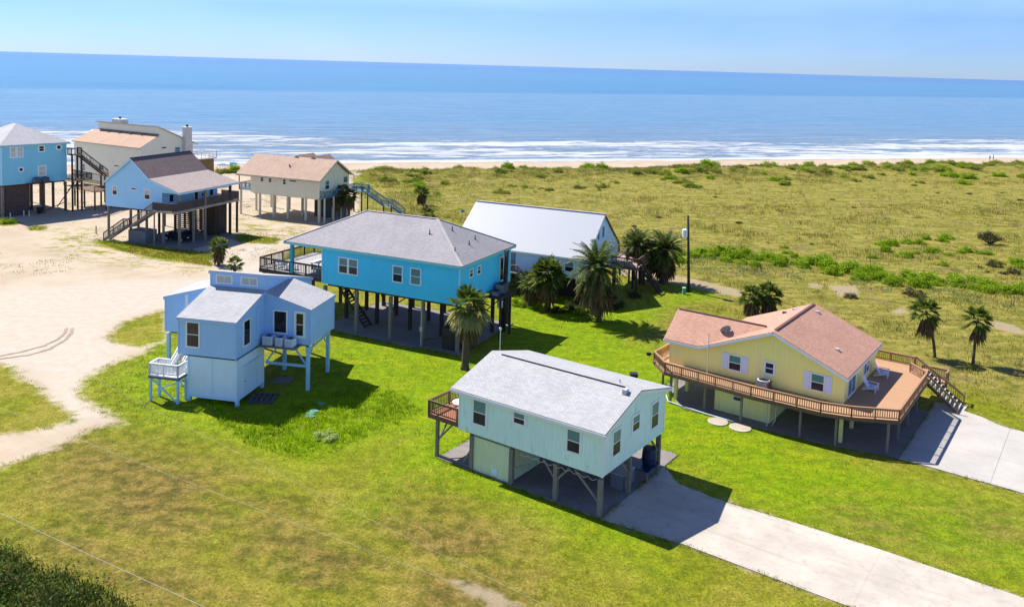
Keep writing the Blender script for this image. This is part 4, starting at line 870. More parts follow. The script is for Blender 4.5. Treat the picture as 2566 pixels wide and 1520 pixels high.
# ================================================================== SKY BLUE GABLE HOUSE
H = house('beach_house', (-44.68, 120.86, 159.45), 'sky blue house with a brown gable roof over a wraparound porch on posts')
zb, V = 4.82, 11.95; SB = siding('sky_blue_siding', (.36, .67, .96), 'lap', .2, None, .03)
MB().ext_v([(3.1, zb), (13.28, zb), (13.28, 8.42), (8.52, 11.95), (5.16, 9.2), (3.1, 8.6)], 0, V).ext_v([(3.099, 8.5), (3.099, 7.5), (.05, 7.5), (.05, 7.68)], 0, .14).build('wall', SB, H)
A = (13.6, -.25, 8.32); B_ = (8.52, -.25, 12.11); K = (5.16, -.25, 9.38); C_ = (-.15, -.3, 7.74); A2, B2, K2, C2 = [(p[0], V+.4, p[2]) for p in (A, B_, K, C_)]
MB().slab([B_, A, A2, B2], .07).slab([K, B_, B2, K2], .07).build('roof', shingle('brown_shingle', (.205, .150, .145), .22), H)
MB().slab([C_, K, K2, (-.15, V+1.2, 7.74)], .07).build('porch_roof', shingle('tan_shingle', (.40, .325, .295), .08), H)
MB().beam((8.52, -.2, 12.15), (8.52, V+.4, 12.15), .3, .07).build('ridge_cap', BLACK, H)
PB = paint('pale_blue_fascia', (.50, .74, .92), .04); strip(H, [(A, B_), (B_, K), (K, C_), (C_, (-.15, V+1.2, 7.74))], PB, 'fascia', .06, .2, -.17)
m = MB(); m.box(13.2, 13.32, -.03, .08, zb, 8.4); m.box(3.08, 3.2, -.03, .1, zb, 7.6); m.pieces('corner_trim', PB, H)
window(H, 'v', 0, 11.13, 12.07, 6.5, 7.9, fr=.1, up=GL_BL); window(H, 'v', 0, 7.63, 8.65, 7.5, 7.9, fr=.1, style='dark'); window(H, 'v', 0, 5.14, 6.25, 6.3, 7.8, fr=.12, up=GL_BL)
window(H, 'u', 3.1, 1.4, 2.4, 5.9, 7.1, fr=.08, style='dark'); window(H, 'u', 3.1, 6.7, 7.6, 4.9, 7.0, fr=.1, style='dark', name='door'); window(H, 'u', 3.1, 8.2, 9.6, 5.8, 7.0, fr=.12, up=GL_BL); window(H, 'u', 3.1, 10.1, 11.0, 5.7, 6.9, fr=.08, style='dark')
MB().box(3.4, 12.95, .35, V-.35, zb-.28, zb-.001).build('floor_frame', DARKWOOD, H)
DG = boards('grey_brown_deck', (.17, .14, .13), 0)
MB().box(-.2, 3.08, -1.5, 12.9, 5.08, 5.18).build('deck', DG, H)
m = MB(); m.box(-.2, 3.4, -1.56, -1.51, 4.96, 5.2); m.box(-.26, -.21, -1.5, 12.9, 4.85, 5.2); m.build('deck_fascia', timber('pale_fascia', (.34, .29, .24)), H)
RL = timber('taupe_rail', (.105, .085, .085)); rail(H, [(3.35, -1.5), (-.15, -1.5), (-.15, 12.85), (3.0, 12.85)], 5.18, 1.2, RL, gap=.10, bal=.055, cap=.14)
for u_, v_ in ((.1, .1), (-.1, 5.2), (-.1, 10.9)): post(H, u_, v_, 0, 7.5, .30, GREYWOOD if v_ < 6 else DARKWOOD)
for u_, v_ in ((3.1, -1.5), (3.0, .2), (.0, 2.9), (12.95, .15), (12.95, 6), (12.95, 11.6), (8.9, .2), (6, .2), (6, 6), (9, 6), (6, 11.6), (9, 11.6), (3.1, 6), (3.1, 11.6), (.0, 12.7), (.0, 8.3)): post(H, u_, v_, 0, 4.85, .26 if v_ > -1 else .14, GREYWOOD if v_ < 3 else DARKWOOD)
steps(H, (3.4, -1.0, 5.1), (7.4, -1.0, 2.5), .5, 12, GREYWOOD, smat=GREYWOOD); MB().box(7.4, 8.6, -1.55, -.35, 2.4, 2.5).build('stair_landing', GREYWOOD, H); steps(H, (8.6, -1.0, 2.4), (12.2, -1.0, .1), .5, 10, GREYWOOD)
rail(H, [(3.4, -1.52), (7.4, -1.52), (8.6, -1.52), (12.3, -1.52)], 0, 1.1, timber('rail_grey', (.20, .17, .14)), zs=[5.1, 2.5, 2.5, .1], gap=.2); rail(H, [(8.6, -.45), (12.3, -.45)], 0, 1.0, GREYWOOD, zs=[2.5, .1], gap=.3)
MB().box(5.8, 8.9, -.3, 2.0, 0, 1.75).build('storage_room', paint('grey_shed', (.16, .17, .20)), H)
m = MB()
for k in range(15): m.box(1.0, 8.8, 9.0, 9.05, .25+k*.31, .42+k*.31); m.box(3.08, 3.12, 5.0, 9.0, .25+k*.31, .42+k*.31)
m.build('slatted_screen', BROWNWOOD, H)
MB().box(1.2, 3.0, 9.1, 11.8, 0, 4.8).build('elevator_shaft', DARKWOOD, H)
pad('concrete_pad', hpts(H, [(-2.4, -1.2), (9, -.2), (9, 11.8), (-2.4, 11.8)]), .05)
t = empty('parked_car', at_house(H, 3.3, 3.6, .07), H.rotation_euler.z, 'dark blue car parked in the shade under the sky blue house', 'car')
CP = paint('dark_car_paint', (.012, .018, .035), .1, .25)
MB(False).ext_v([(-2.2, .35), (-2.25, .8), (-1.2, .95), (-.6, 1.42), (1.2, 1.45), (1.95, .98), (2.2, .9), (2.2, .35)], -.88, .88).build('body', CP, t, bevel=.05)
for sx_ in (-1.35, 1.35):
    for sy_ in (-.9, .9):
        wh = empty('wheel', (sx_, sy_, .33)); wh.parent = t
        MB(False).tube([(0, -.1, 0), (0, .1, 0)], .33, 16).build('tyre', BLACK, wh); MB(False).tube([(0, -.11, 0), (0, .11, 0)], .2, 12).build('rim', METAL, wh)
MB(False).box(-1.1, 1.3, -.886, -.881, 1.0, 1.33).build('side_window', GL_DK, t)
for q in (-.6, .6): MB(False).box(2.2, 2.23, q-.16, q+.16, .62, .76).build('headlight', WHITE, t)
SKYH = H

# ================================================================== TEAL TWO STOREY HOUSE
H = house('beach_house', (-80.0, 138.91, 143.11), 'two storey teal house with round porthole windows at the left edge')
zb, V, LT = 5.2, 10.55, 13.0; TS = siding('teal_siding', (.22, .60, .78), 'lap', .2, None, .03)
MB().box(0, LT, 0, V, zb, 11.68).build('wall', TS, H)
e = [(-.45, -.45, 11.72), (LT+.4, -.45, 11.72), (LT+.4, V+.45, 11.72), (-.45, V+.45, 11.72)]; r1 = (6.45, V/2, 14.67); r2 = (LT-5.5, V/2, 14.67)
m = MB(); i = m.P(e+[r1, r2]+[(p[0], p[1], 11.63) for p in e])
m.f += [(i, i+1, i+5, i+4), (i+1, i+2, i+5), (i+2, i+3, i+4, i+5), (i+3, i, i+4), (i, i+6, i+7, i+1), (i+1, i+7, i+8, i+2), (i+2, i+8, i+9, i+3), (i+3, i+9, i+6, i), (i+9, i+8, i+7, i+6)]
m.build('roof', shingle('silver_shingle', (.44, .425, .44), .05), H)
m = MB()
for a, b in ((0, 1), (1, 2), (2, 3), (3, 0)): m.beam(Vector(e[a])+Vector((0, 0, -.16)), Vector(e[b])+Vector((0, 0, -.16)), .05, .18)
m.build('fascia', paint('teal_fascia', (.25, .62, .66)), H)
m = MB(); m.box(-.03, .12, -.03, .12, zb, 11.6); m.pieces('corner_trim', LB, H)
window(H, 'u', 0, 1.34, 2.35, 9.6, 11.4, fr=.13, style='grid', up=GL_BL, lo=GL_BL); window(H, 'u', 0, 2.40, 3.44, 9.6, 11.4, fr=.13, style='grid', up=GL_BL, lo=GL_BL)
window(H, 'u', 0, 5.82, 6.9, 10.27, 11.4, fr=.17, lo=GL_DK, up=GL_DK); window(H, 'u', 0, 5.74, 7.09, 6.26, 8.01, fr=.14, up=GL_BL, lo=GL_BL)
for v_, z_, r_ in ((9.22, 10.91, .52), (3.03, 7.6, .46)):
    w_ = MB().tube([(-.001, v_, z_), (-.05, v_, z_)], r_, 24).build('porthole', WHITE, H); MB().tube([(-.052, v_, z_), (-.056, v_, z_)], r_*.6, 24).build('pane', GL_LO, w_)
MB().box(.3, LT-.3, .3, V-.3, zb-.25, zb-.002).build('floor_frame', DARKWOOD, H)
BRK = NT('dark_brick', .9); uv = BRK.coord('UV'); b_ = BRK.n('TexBrick'); BRK.l(uv, b_.inputs[0]); b_.inputs['Scale'].default_value = 1; b_.inputs['Brick Width'].default_value = .4; b_.inputs['Row Height'].default_value = .2; b_.inputs['Mortar Size'].default_value = .015
b_.inputs['Color1'].default_value = (.13, .085, .075, 1); b_.inputs['Color2'].default_value = (.09, .06, .055, 1); b_.inputs['Mortar'].default_value = (.05, .04, .04, 1); BRK.l(b_.outputs[0], BRK.b.inputs[0])
MB().box(.5, 9.0, .4, 4.6, 0, zb-.26).build('brick_room', BRK.m, H)
for u_, v_ in ((.2, .2), (.2, 6.7), (.2, 10.35), (4.5, 6.7), (4.5, 10.35), (9, 6.7), (9, 10.35), (12.5, 10.35), (12.5, .2)): post(H, u_, v_, 0, zb-.25, .34, BROWNWOOD if v_ > 1 else GREYWOOD)
MB().box(-1.0, -.01, 3.75, 8.0, 5.12, 5.25).build('equipment_platform', DARKWOOD, H)
ac_unit(at_house(H, -.5, 5.3, 5.25), H.rotation_euler.z, (.8, 1.0, .85), ACDARK, 'dark air conditioner on the teal house bracket, the one nearer the porthole')
ac_unit(at_house(H, -.5, 6.7, 5.25), H.rotation_euler.z, (.8, 1.0, .85), ACDARK, 'dark air conditioner on the teal house bracket, the one under the pale window')
MB().box(-1.6, -.1, 10.6, 12.4, 9.5, 9.62).build('balcony', DARKWOOD, H); rail(H, [(-.1, 10.65), (-1.55, 10.65), (-1.55, 12.35), (-.1, 12.35)], 9.62, 1.15, DARKWOOD, gap=.2)
for u_, v_ in ((-1.5, 12.3), (-1.5, 10.7), (-.1, 12.3)): post(H, u_, v_, 0, 9.5, .24, DARKWOOD)
MB().box(-2.6, 4.0, 10.6, 13.6, 5.3, 5.42).build('deck', DARKWOOD, H); rail(H, [(-2.55, 10.65), (-2.55, 13.55), (4, 13.55)], 5.42, 1.0, DARKWOOD, gap=.2)
steps(H, (-.8, 12.4, 9.4), (-.8, 16.8, 5.6), .6, 16, DARKWOOD); rail(H, [(-1.5, 12.4), (-1.5, 17.0)], 0, 1.0, DARKWOOD, zs=[9.4, 5.6], gap=.25)
MB().box(-2.2, 4.0, 16.8, 19.6, 5.4, 5.52).build('upper_platform', BROWNWOOD, H)
MB().box(-3.2, 4.0, 13.6, 19.5, 3.1, 3.22).build('lower_platform', BROWNWOOD, H); rail(H, [(-3.15, 13.65), (-3.15, 19.45), (4, 19.45)], 3.22, 1.0, BROWNWOOD, gap=.25)
for u_, v_ in ((-3, 13.8), (-3, 15.8), (-3, 17.6), (-3, 19.3), (.5, 13.8), (.5, 16.8), (.5, 19.3), (3.8, 13.8), (3.8, 19.3)): post(H, u_, v_, 0, 5.4 if (v_ > 16.5 and u_ > -1) else 3.1, .22, BROWNWOOD)
steps(H, (-3.2, 18.6, 3.1), (-7.0, 20.0, .1), .5, 12, GREYWOOD)
m = MB(); m.beam((-.1, 10.6, 3.5), (-.1, 13.4, 5.2), .08, .14); m.beam((3.6, 10.6, .2), (-2.4, 10.6, 5), .08, .14); m.beam((.2, 10.35, 1.5), (.2, 6.8, .3), .06, .12); m.pieces('brace', DARKWOOD, H)
t = empty('rubbish_bin', at_house(H, .0, 5.9, .05), 0, 'black rubbish bin standing under the teal house', 'bin'); MB(False).hexa([(-.28, -.28, 0), (.28, -.28, 0), (.28, .28, 0), (-.28, .28, 0), (-.36, -.36, 1.0), (.36, -.36, 1.0), (.36, .36, 1.0), (-.36, .36, 1.0)]).build('body', BLACK, t); MB(False).box(-.38, .38, -.38, .38, 1.002, 1.06).build('lid', BLACK, t)
WP = paint('white_pvc', (.7, .72, .74), .04)
for k, (px, py) in enumerate(((10, 545), (26, 549), (60, 543), (73, 543))):
    o = MB(False).tube([(0, 0, 0), (0, 0, .9)], .07, 8).tube([(0, 0, .9), (0, 0, .97)], .10, 8).build('standpipe', WP); o.location = g(px, py); tag(o, 'short white standpipe in the sand before the teal house', 'pipe', 'standpipes before the teal house')
TEALH = H

# ================================================================== TALL CREAM HOUSE
H = house('beach_house', (-69.13, 167.0, 149.25), 'tall pale cream house with a salmon shed roof and two chimneys behind the others')
L, V = 21.18, 12.29; KC = siding('pale_cream_siding', (.80, .77, .62), 'lap', .22, None, .03)
MB().ext_u([(0, 1.3), (0, 9.05), (4.13, 11.05), (4.13, 12.7), (V, 9.12), (V, 1.3)], 0, L-2).ext_u([(0, 1.3), (0, 9.05), (4.13, 11.05), (V, 9.12), (V, 1.3)], L-1.999, L).build('wall', KC, H)
MB().slab([(-.02, -.35, 8.96), (L+.4, -.35, 8.96), (L-.6, 4.11, 11.16), (-.02, 4.11, 11.16)], .08).build('roof', shingle('coral_shingle', (.50, .33, .235), .08), H)
MB().slab([(-.25, 3.8, 12.95), (L-1.6, 3.8, 12.95), (L-1.6, V+1.0, 9.0), (-.25, V+1.0, 9.0)], .08).build('upper_roof', shingle('tan_roof', (.42, .36, .32), .08), H)
strip(H, [((-.25, 3.8, 12.95), (L-1.6, 3.8, 12.95)), ((-.25, 3.8, 12.95), (-.25, V+1.0, 9.0)), ((-.1, -.35, 8.96), (L+.4, -.35, 8.96))], paint('tan_trim', (.5, .45, .38)), 'fascia', .06, .16, -.12)
m = MB(); m.beam((.1, 4.0, 11.3), (L-2.5, 4.0, 11.3), .12, .16)
for u_ in (4, 7.5, 11, 14.6): m.beam((u_, 4.0, 11.3), (u_+.5, 3.3, 10.9), .12, .1)
m.build('gutter', BROWNWOOD, H)
GB = glass('grey_blue_glass', (.12, .15, .22), .1)
window(H, 'v', 0, 17.55, 19.0, 2.95, 4.5, fr=.12, up=GB, lo=GB, frame=KC); window(H, 'v', 0, 11.64, 12.83, 3.68, 4.58, fr=.08, style='grid', up=GL_LO, frame=METAL); window(H, 'v', 0, 6.67, 8.31, 4.75, 5.0, fr=.04, style='dark', frame=KC)
window(H, 'u', 0, 4.68, 5.8, 8.5, 8.85, fr=.05, style='dark', frame=KC); window(H, 'u', 0, 7.77, 9.06, 7.5, 8.6, fr=.08, up=TB, lo=TB, frame=LB)
for nm, a in (('chimney', (12.6, 15.4, 4.6, 6.4, 11.6, 13.5)), ('chimney', (-1.0, -.01, 9.6, 11.2, 1.0, 12.5))):
    c_ = MB().box(*a).build(nm, paint('chimney_siding', (.58, .54, .52)), H)
    MB().tube([((a[0]+a[1])/2, (a[2]+a[3])/2, a[5]), ((a[0]+a[1])/2, (a[2]+a[3])/2, a[5]+.55)], [.18, .26], 8).build('chimney_pot', BLACK, c_); MB().box(a[0]-.08, a[1]+.08, a[2]-.08, a[3]+.08, a[5]+.002, a[5]+.1).build('cap', KC, c_)
MB().box(7, 21.2, -2.6, -.01, .95, 1.15).build('deck', boards('sand_deck', (.45, .40, .27), 0), H); rail(H, [(7, -2.55), (21.1, -2.55), (21.1, -.1)], 1.15, 1.0, timber('pale_rail', (.52, .47, .34)), gap=.25, bal=.12)
for u_ in (7.5, 11, 14.5, 18, 21): post(H, u_, -2.4, -.1, .95, .3, timber('pale_rail', (.52, .47, .34)))
for u_ in (.3, 5, 10, 15, 20.8):
    for v_ in (.3, 6, 12): post(H, u_, v_, -.1, 1.3, .35, BROWNWOOD)
MB().box(0, 8, V+.01, 18.4, 5.55, 5.75).build('ocean_deck', boards('pale_ocean_deck', (.55, .48, .42), 0), H); rail(H, [(-.0, V+.1), (.0, 18.35), (8, 18.35)], 5.75, 1.35, paint('white_pipe_rail', (.75, .74, .72)), gap=.9, pst=2, bal=.04, cap=.06)
MB().box(.6, 7.8, V+.02, 18.2, 0, 5.54).build('deck_enclosure', timber('ochre_boards', (.22, .15, .06)), H)
TALLH = H

# ================================================================== POLES, SIGNS, WIRES
POLE = timber('creosote_pole', (.045, .036, .032))
def utility_pole(loc, h, tz, side, label, lean=0, r=.17):
    t = empty('utility_pole', loc, 0, label, 'utility pole'); t.rotation_euler = (0, lean, 0)
    MB(False).tube([(0, 0, -.3), (0, 0, h)], [r*1.1, r*.8], 12).build('pole', POLE, t, smooth=True)
    c_ = MB(False).tube([(side*.42, -.12, tz-.55), (side*.42, -.12, tz-.5), (side*.42, -.12, tz+.38), (side*.42, -.12, tz+.45)], [.26, .30, .30, .22], 14).build('transformer', paint('transformer_grey', (.82, .86, .90), .08, .4), t)
    MB(False).tube([(side*.42-.13, -.12, tz+.45), (side*.42-.13, -.12, tz+.72)], [.05, .03], 6).tube([(side*.42+.14, -.12, tz+.45), (side*.42+.14, -.12, tz+.72)], [.05, .03], 6).build('bushing', WHITE, c_)
    MB(False).box(-.05+side*.1, .05+side*.1, -.1, .0, tz-.3, tz+.3).build('bracket', METAL, t)
    return t
utility_pole(g(1260, 829), 8.3, 3.0, -1, 'black utility pole with a low grey transformer beside the bright blue house', R_(1.2), .26)
utility_pole(g(1726, 731), 9.4, 7.3, -1, 'slim dark utility pole with a transformer near its top, beyond the date palms', R_(-3.2))
t = empty('vent_mast', g(1251, 930), 0, 'thin white mast with a ball on top just beyond the mint roof', 'mast'); MB(False).tube([(0, 0, 0), (0, 0, 3.7)], .045, 8).build('pole', WHITE, t); MB(False).tube([(0, 0, 3.68), (0, 0, 3.76), (0, 0, 3.9), (0, 0, 3.97)], [.06, .13, .13, .05], 10).build('cap', WHITE, t)
t = empty('utility_pedestal', g(1714, 737), 0, 'small green utility pedestal in the grass beside the slim pole', 'utility box'); MB(False).box(-.18, .18, -.18, .18, 0, .75).build('body', paint('pedestal_green', (.12, .34, .26)), t, bevel=.03); MB(False).box(-.2, .2, -.2, .2, .752, .84).build('lid', paint('pedestal_lid', (.45, .6, .52)), t, bevel=.03)
t = empty('beach_sign', g(1159, 546), R_(10), 'small blue sign on a thin post in the dune grass behind the white roof', 'sign'); MB(False).tube([(0, 0, 0), (0, 0, 1.5)], .04, 6).build('post', GREYWOOD, t); MB(False).box(-.3, .3, -.06, -.035, .95, 1.45).build('panel', paint('sign_blue', (.18, .32, .55)), t)
t = MB(False).box(-.06, .06, -.06, .06, 0, 1.2).build('survey_stake', GREYWOOD); t.location = g(241, 586); tag(t, 'grey wooden stake standing alone in the sand left of the sky blue house', 'stake')
WIRE = paint('wire_grey', (.42, .40, .36), .05, .5)
for (p, q, zz, r, lab) in (((60, 1291), (589, 1520), 9.0, .008, 'pale overhead wire crossing the lower left of the view, the thickest one'), ((220, 1088), (1290, 1492), 8.0, .005, 'faint overhead wire running past the brown lawn patch toward the driveway'), ((560, 1095), (1283, 1452), 7.0, .004, 'faint overhead wire passing low over the lawn in front of the mint house')):
    a = g(*p, zz); b = g(*q, zz); d = (b-a).normalized(); a2 = a-d*(20 if zz > 8.5 else .0); b2 = b+d*30
    if zz <= 8.5: a2 = a-d*40
    pts = [a2.lerp(b2, k/24)+Vector((0, 0, -.9*4*(k/24)*(1-k/24)+.45)) for k in range(25)]
    tag(MB(False).tube(pts, r, 5, False).build('power_line', WIRE), lab, 'wire')
# stepping stones in the shade edge of the periwinkle house
TQ = paint('turquoise_paint', (.10, .32, .28), .3)
for k, (px, py, r, lab) in enumerate(((806, 1012, .38, 'turquoise stepping stone farthest from the viewer, in the long grass by the periwinkle house'), (786, 1031, .42, 'turquoise stepping stone second from the far end, by the periwinkle house'), (778, 1037, .36, 'smallest turquoise stepping stone, third from the far end by the periwinkle house'), (776, 1044, .44, 'turquoise stepping stone nearest the viewer, on the bare patch by the periwinkle house'))):
    m = MB(False); m.tube([(0, 0, -.05), (0, 0, .08), (0, 0, .10)], [r, r, r*.85], 11); o = m.build('stepping_stone', TQ); o.location = g(px, py); o.scale = (.95, .6, 1); tag(o, lab, 'stepping stone', 'turquoise stepping stones')
# beach gear
CAN = [('blue', (.06, .24, .42)), ('blue', (.08, .30, .50)), ('white', (.75, .76, .8)), ('dark', (.03, .03, .05))]
for k, (px, py, c_, lab) in enumerate(((557, 424, 0, 'dark teal beach canopy at the left end of the row on the beach'), (585, 421, 1, 'bright blue beach canopy at the right end of the row on the beach'), (564, 423, 2, 'white beach canopy beside the dark teal one on the beach'), (579, 422, 0, 'deep blue beach canopy between the white and bright blue ones'))):
    t = empty('beach_canopy', g(px, py), .3*k, lab, 'canopy', 'canopies on the beach')
    m = MB(False); i = m.P([(-.9, -.9, 1.15), (.9, -.9, 1.15), (.9, .9, 1.15), (-.9, .9, 1.15), (0, 0, 1.55), (-.9, -.9, 1.0), (.9, -.9, 1.0), (.9, .9, 1.0), (-.9, .9, 1.0)])
    m.f += [(i, i+1, i+4), (i+1, i+2, i+4), (i+2, i+3, i+4), (i+3, i, i+4), (i, i+5, i+6, i+1), (i+1, i+6, i+7, i+2), (i+2, i+7, i+8, i+3), (i+3, i+8, i+5, i)]
    m.build('cover', paint('canopy_'+str(k), CAN[c_][1], .1), t)
    for a in (-.85, .85):
        for b in (-.85, .85): MB(False).tube([(a, b, 0), (a, b, 1.05)], .03, 5).build('leg', METAL, t)
def person(loc, rz, shirt, shorts, label):
    t = empty('person', loc, rz, label, 'person')
    V = [(0, 0, .93), (0, 0, 1.15), (0, 0, 1.38), (0, 0, 1.50), (0, .01, 1.60), (0, 0, 1.72), (-.10, 0, .88), (-.12, -.05, .48), (-.12, .05, .07), (-.12, -.10, .03), (.10, 0, .88), (.13, .10, .48), (.13, .22, .10), (.13, .10, .03), (-.19, 0, 1.40), (-.25, .03, 1.14), (-.22, -.10, .90), (.19, 0, 1.40), (.25, -.02, 1.14), (.24, -.14, .92)]
    E = [(0, 1), (1, 2), (2, 3), (3, 4), (4, 5), (0, 6), (6, 7), (7, 8), (8, 9), (0, 10), (10, 11), (11, 12), (12, 13), (2, 14), (14, 15), (15, 16), (2, 17), (17, 18), (18, 19)]
    Rr = [.15, .14, .15, .065, .10, .075, .095, .06, .045, .04, .095, .06, .045, .04, .06, .045, .035, .06, .045, .035]
    me = bpy.data.meshes.new('body'); me.from_pydata(V, E, []); o = bpy.data.objects.new('body', me); COL.objects.link(o); o.parent = t
    o.modifiers.new('skin', 'SKIN'); sv = me.skin_vertices[0].data
    for i_, r in enumerate(Rr): sv[i_].radius = (r, r)
    sv[0].use_root = True; o.modifiers.new('sub', 'SUBSURF').levels = 1; me.materials.append(paint('skin', (.45, .28, .20), .05))
    MB(False).tube([(0, 0, 1.0), (0, 0, 1.2), (0, 0, 1.42), (0, 0, 1.49)], [.17, .17, .20, .10], 10).build('shirt', shirt, t, smooth=True); MB(False).tube([(0, 0, .70), (0, 0, 1.02)], [.21, .17], 10).build('shorts', shorts, t, smooth=True)
    MB(False).tube([(0, .03, 1.60), (0, .03, 1.70), (0, .02, 1.77)], [.11, .11, .05], 8).build('hair', paint('dark_hair', (.03, .02, .015)), t, smooth=True)
person(g(2480, 402), .4, paint('teal_shirt', (.06, .22, .24)), paint('navy_shorts', (.02, .03, .06)), 'person in a teal shirt walking on the beach, the left one of a pair')
person(g(2489, 401), .9, paint('pale_blue_shirt', (.45, .52, .68)), paint('grey_shorts', (.12, .11, .13)), 'person in a pale blue shirt walking on the beach, the right one of a pair')

# ================================================================== VEGETATION
FAN = leafmat('fan_palm_leaf', (.045, .075, .010), (.20, .26, .045), (.42, .36, .15, .06)); DATE = leafmat('date_palm_leaf', (.032, .056, .010), (.165, .21, .05), (.32, .28, .12, .04))
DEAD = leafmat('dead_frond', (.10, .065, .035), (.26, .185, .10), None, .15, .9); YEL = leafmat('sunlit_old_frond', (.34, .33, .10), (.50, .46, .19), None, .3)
SHRUB = leafmat('shrub_leaf', (.17, .29, .008), (.36, .48, .02)); SCRUB = leafmat('scrub_leaf', (.17, .21, .02), (.36, .38, .06)); DARKS = leafmat('dark_scrub_leaf', (.04, .045, .018), (.10, .10, .04), (.28, .17, .08, .08))
TRUNK = timber('palm_trunk', (.10, .075, .058), .4); PALMB = timber('pale_trunk', (.22, .19, .15), .4)
def norm(a): return a/np.maximum(np.linalg.norm(a, axis=-1, keepdims=True), 1e-9)
def fan_leaves(n, rng, rad, leaf, lo=-.5, hi=1.3, seg=13, droop=.35, wid=.12):
    """n fan leaves around the origin; returns vertices and triangles"""
    V = []; F = []; c = 0
    for i in range(n):
        az = i*2.39996+rng.uniform(-.3, .3); el = lo+(hi-lo)*((i+.5)/n)**.85+rng.uniform(-.12, .12)
        d = np.array([math.cos(az)*math.cos(el), math.sin(az)*math.cos(el), math.sin(el)]); sd_ = np.array([-math.sin(az), math.cos(az), 0]); up = np.cross(d, sd_)*-1
        roll = rng.uniform(-.5, .5); sd2 = sd_*math.cos(roll)+up*math.sin(roll); pr = rad*rng.uniform(.45, .7); c0 = d*pr; c0[2] -= .10*pr*math.cos(el)
        # stalk
        V += [np.zeros(3)+sd_*.02, np.zeros(3)-sd_*.02, c0]; F.append((c, c+1, c+2)); c += 3
        ll = leaf*rng.uniform(.8, 1.15)
        for k in range(seg):
            a = -1.35+2.7*k/(seg-1)+rng.uniform(-.05, .05); q = d*math.cos(a)+sd2*math.sin(a); L_ = ll*(1-.22*abs(a)/1.35)*rng.uniform(.85, 1.08)
            w_ = np.cross(q, up); w_ = w_/np.linalg.norm(w_)*ll*wid*.5; m1 = c0+q*L_*.55; m1[2] -= droop*.12*L_; tp = c0+q*L_; tp[2] -= droop*L_*(.55+.3*rng.random())
            V += [c0, m1+w_, tp, m1-w_]; F += [(c, c+1, c+2), (c, c+2, c+3)]; c += 4
    return np.array(V), np.array(F)
def pinnate(n, rng, length, lo=-.6, hi=1.35, nl=34, leafl=.50, droop=1.25):
    V = []; F = []; c = 0
    for i in range(n):
        az = i*2.39996+rng.uniform(-.25, .25); el = lo+(hi-lo)*((i+.5)/n)**.8+rng.uniform(-.1, .1); L_ = length*rng.uniform(.85, 1.1)
        h = np.array([math.cos(az), math.sin(az), 0]); sd_ = np.array([-math.sin(az), math.cos(az), 0]); pts = []; p = np.zeros(3); e_ = el
        for k in range(11): pts.append(p.copy()); p = p+(h*math.cos(e_)+np.array([0, 0, math.sin(e_)]))*L_/10; e_ -= droop*(.05+.10*k/10)*(1.1-.4*abs(math.sin(el)))
        pts = np.array(pts)
        for k in range(10):
            V += [pts[k]+sd_*.02, pts[k]-sd_*.02, pts[k+1]]; F.append((c, c+1, c+2)); c += 3
        for k in range(nl):
            t = .12+.88*k/nl; f = t*10; j = min(int(f), 9); b = pts[j]+(pts[j+1]-pts[j])*(f-j); d = pts[j+1]-pts[j]; d = d/np.linalg.norm(d); up = np.cross(sd_, d)
            ll = leafl*(math.sin(math.pi*(.12+.8*t))**.6)
            for sg in (-1, 1):
                q = d*.55+sd_*sg*.8+up*rng.uniform(-.05, .35); q /= np.linalg.norm(q); w_ = d*.05; tp = b+q*ll; tp[2] -= ll*.12
                V += [b-w_, b+w_, tp]; F.append((c, c+1, c+2)); c += 3
    return np.array(V), np.array(F)
def trunk_mesh(h, r0, r1, lean, rng, seg=14, curve=0):
    pts = []; rs = []
    for k in range(seg+1):
        t = k/seg; pts.append((lean[0]*(t**(1+curve)), lean[1]*(t**(1+curve)), h*t-.1)); rs.append((r0+(r1-r0)*t)*(1+.12*(k % 2))*(1.35 if k == 0 else 1))
    return MB(False).tube(pts, rs, 10)
def palm(name, base, h, kind, rad, label, lean=(0, 0), r=.2, n=26, skirt=False, group='palms around the houses', tm=TRUNK, seed=0, leaf=None, old=0, lo=None):
    rng = np.random.default_rng(100+seed); t = empty(name, base, 0, label, 'palm tree', group)
    trunk_mesh(h, r*1.1, r*.85, lean, rng, curve=.6).build('trunk', tm, t, smooth=True)
    top = Vector((lean[0], lean[1], h-.05))
    if kind == 'fan': V, F = fan_leaves(n, rng, rad*.62, leaf or rad*.55, lo if lo is not None else -.55)
    else: V, F = pinnate(int(n*1.45), rng, rad, lo if lo is not None else -1.0)
    o = raw_mesh('crown', V, F, FAN if kind == 'fan' else DATE, t); o.location = top
    if old:
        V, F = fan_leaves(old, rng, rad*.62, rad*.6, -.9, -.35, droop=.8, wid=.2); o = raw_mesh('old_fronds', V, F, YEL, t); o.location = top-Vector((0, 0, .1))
    if skirt:
        V, F = fan_leaves(skirt, rng, rad*.45, rad*.62, -1.45, -.85, droop=.9, wid=.2); o = raw_mesh('dead_skirt', V, F, DEAD, t); o.location = top-Vector((0, 0, .25))
        V, F = fan_leaves(skirt, rng, rad*.35, rad*.62, -1.5, -1.0, droop=.9, wid=.2); o = raw_mesh('dead_skirt', V, F, DEAD, t); o.location = top-Vector((0, 0, .85))
    return t
GP_ = 'palms around the houses'
palm('fan_palm', g(1165, 925), 5.9, 'fan', 2.25, 'tall fan palm with a shaggy brown skirt by the bright blue house', (.25, 0), .30, 24, 22, seed=1, old=22, leaf=1.35)
palm('fan_palm', g(1371, 779), 4.3, 'fan', 2.6, 'bushy fan palm with a thick round crown, left of the tallest date palm', (-.1, .1), .3, 80, 6, seed=2, lo=-1.35)
palm('fan_palm', g(1340, 770), 3.0, 'fan', 1.9, 'shorter fan palm pressed against the left side of the bushy one', (-.5, .1), .2, 26, 8, seed=12, lo=-.9)
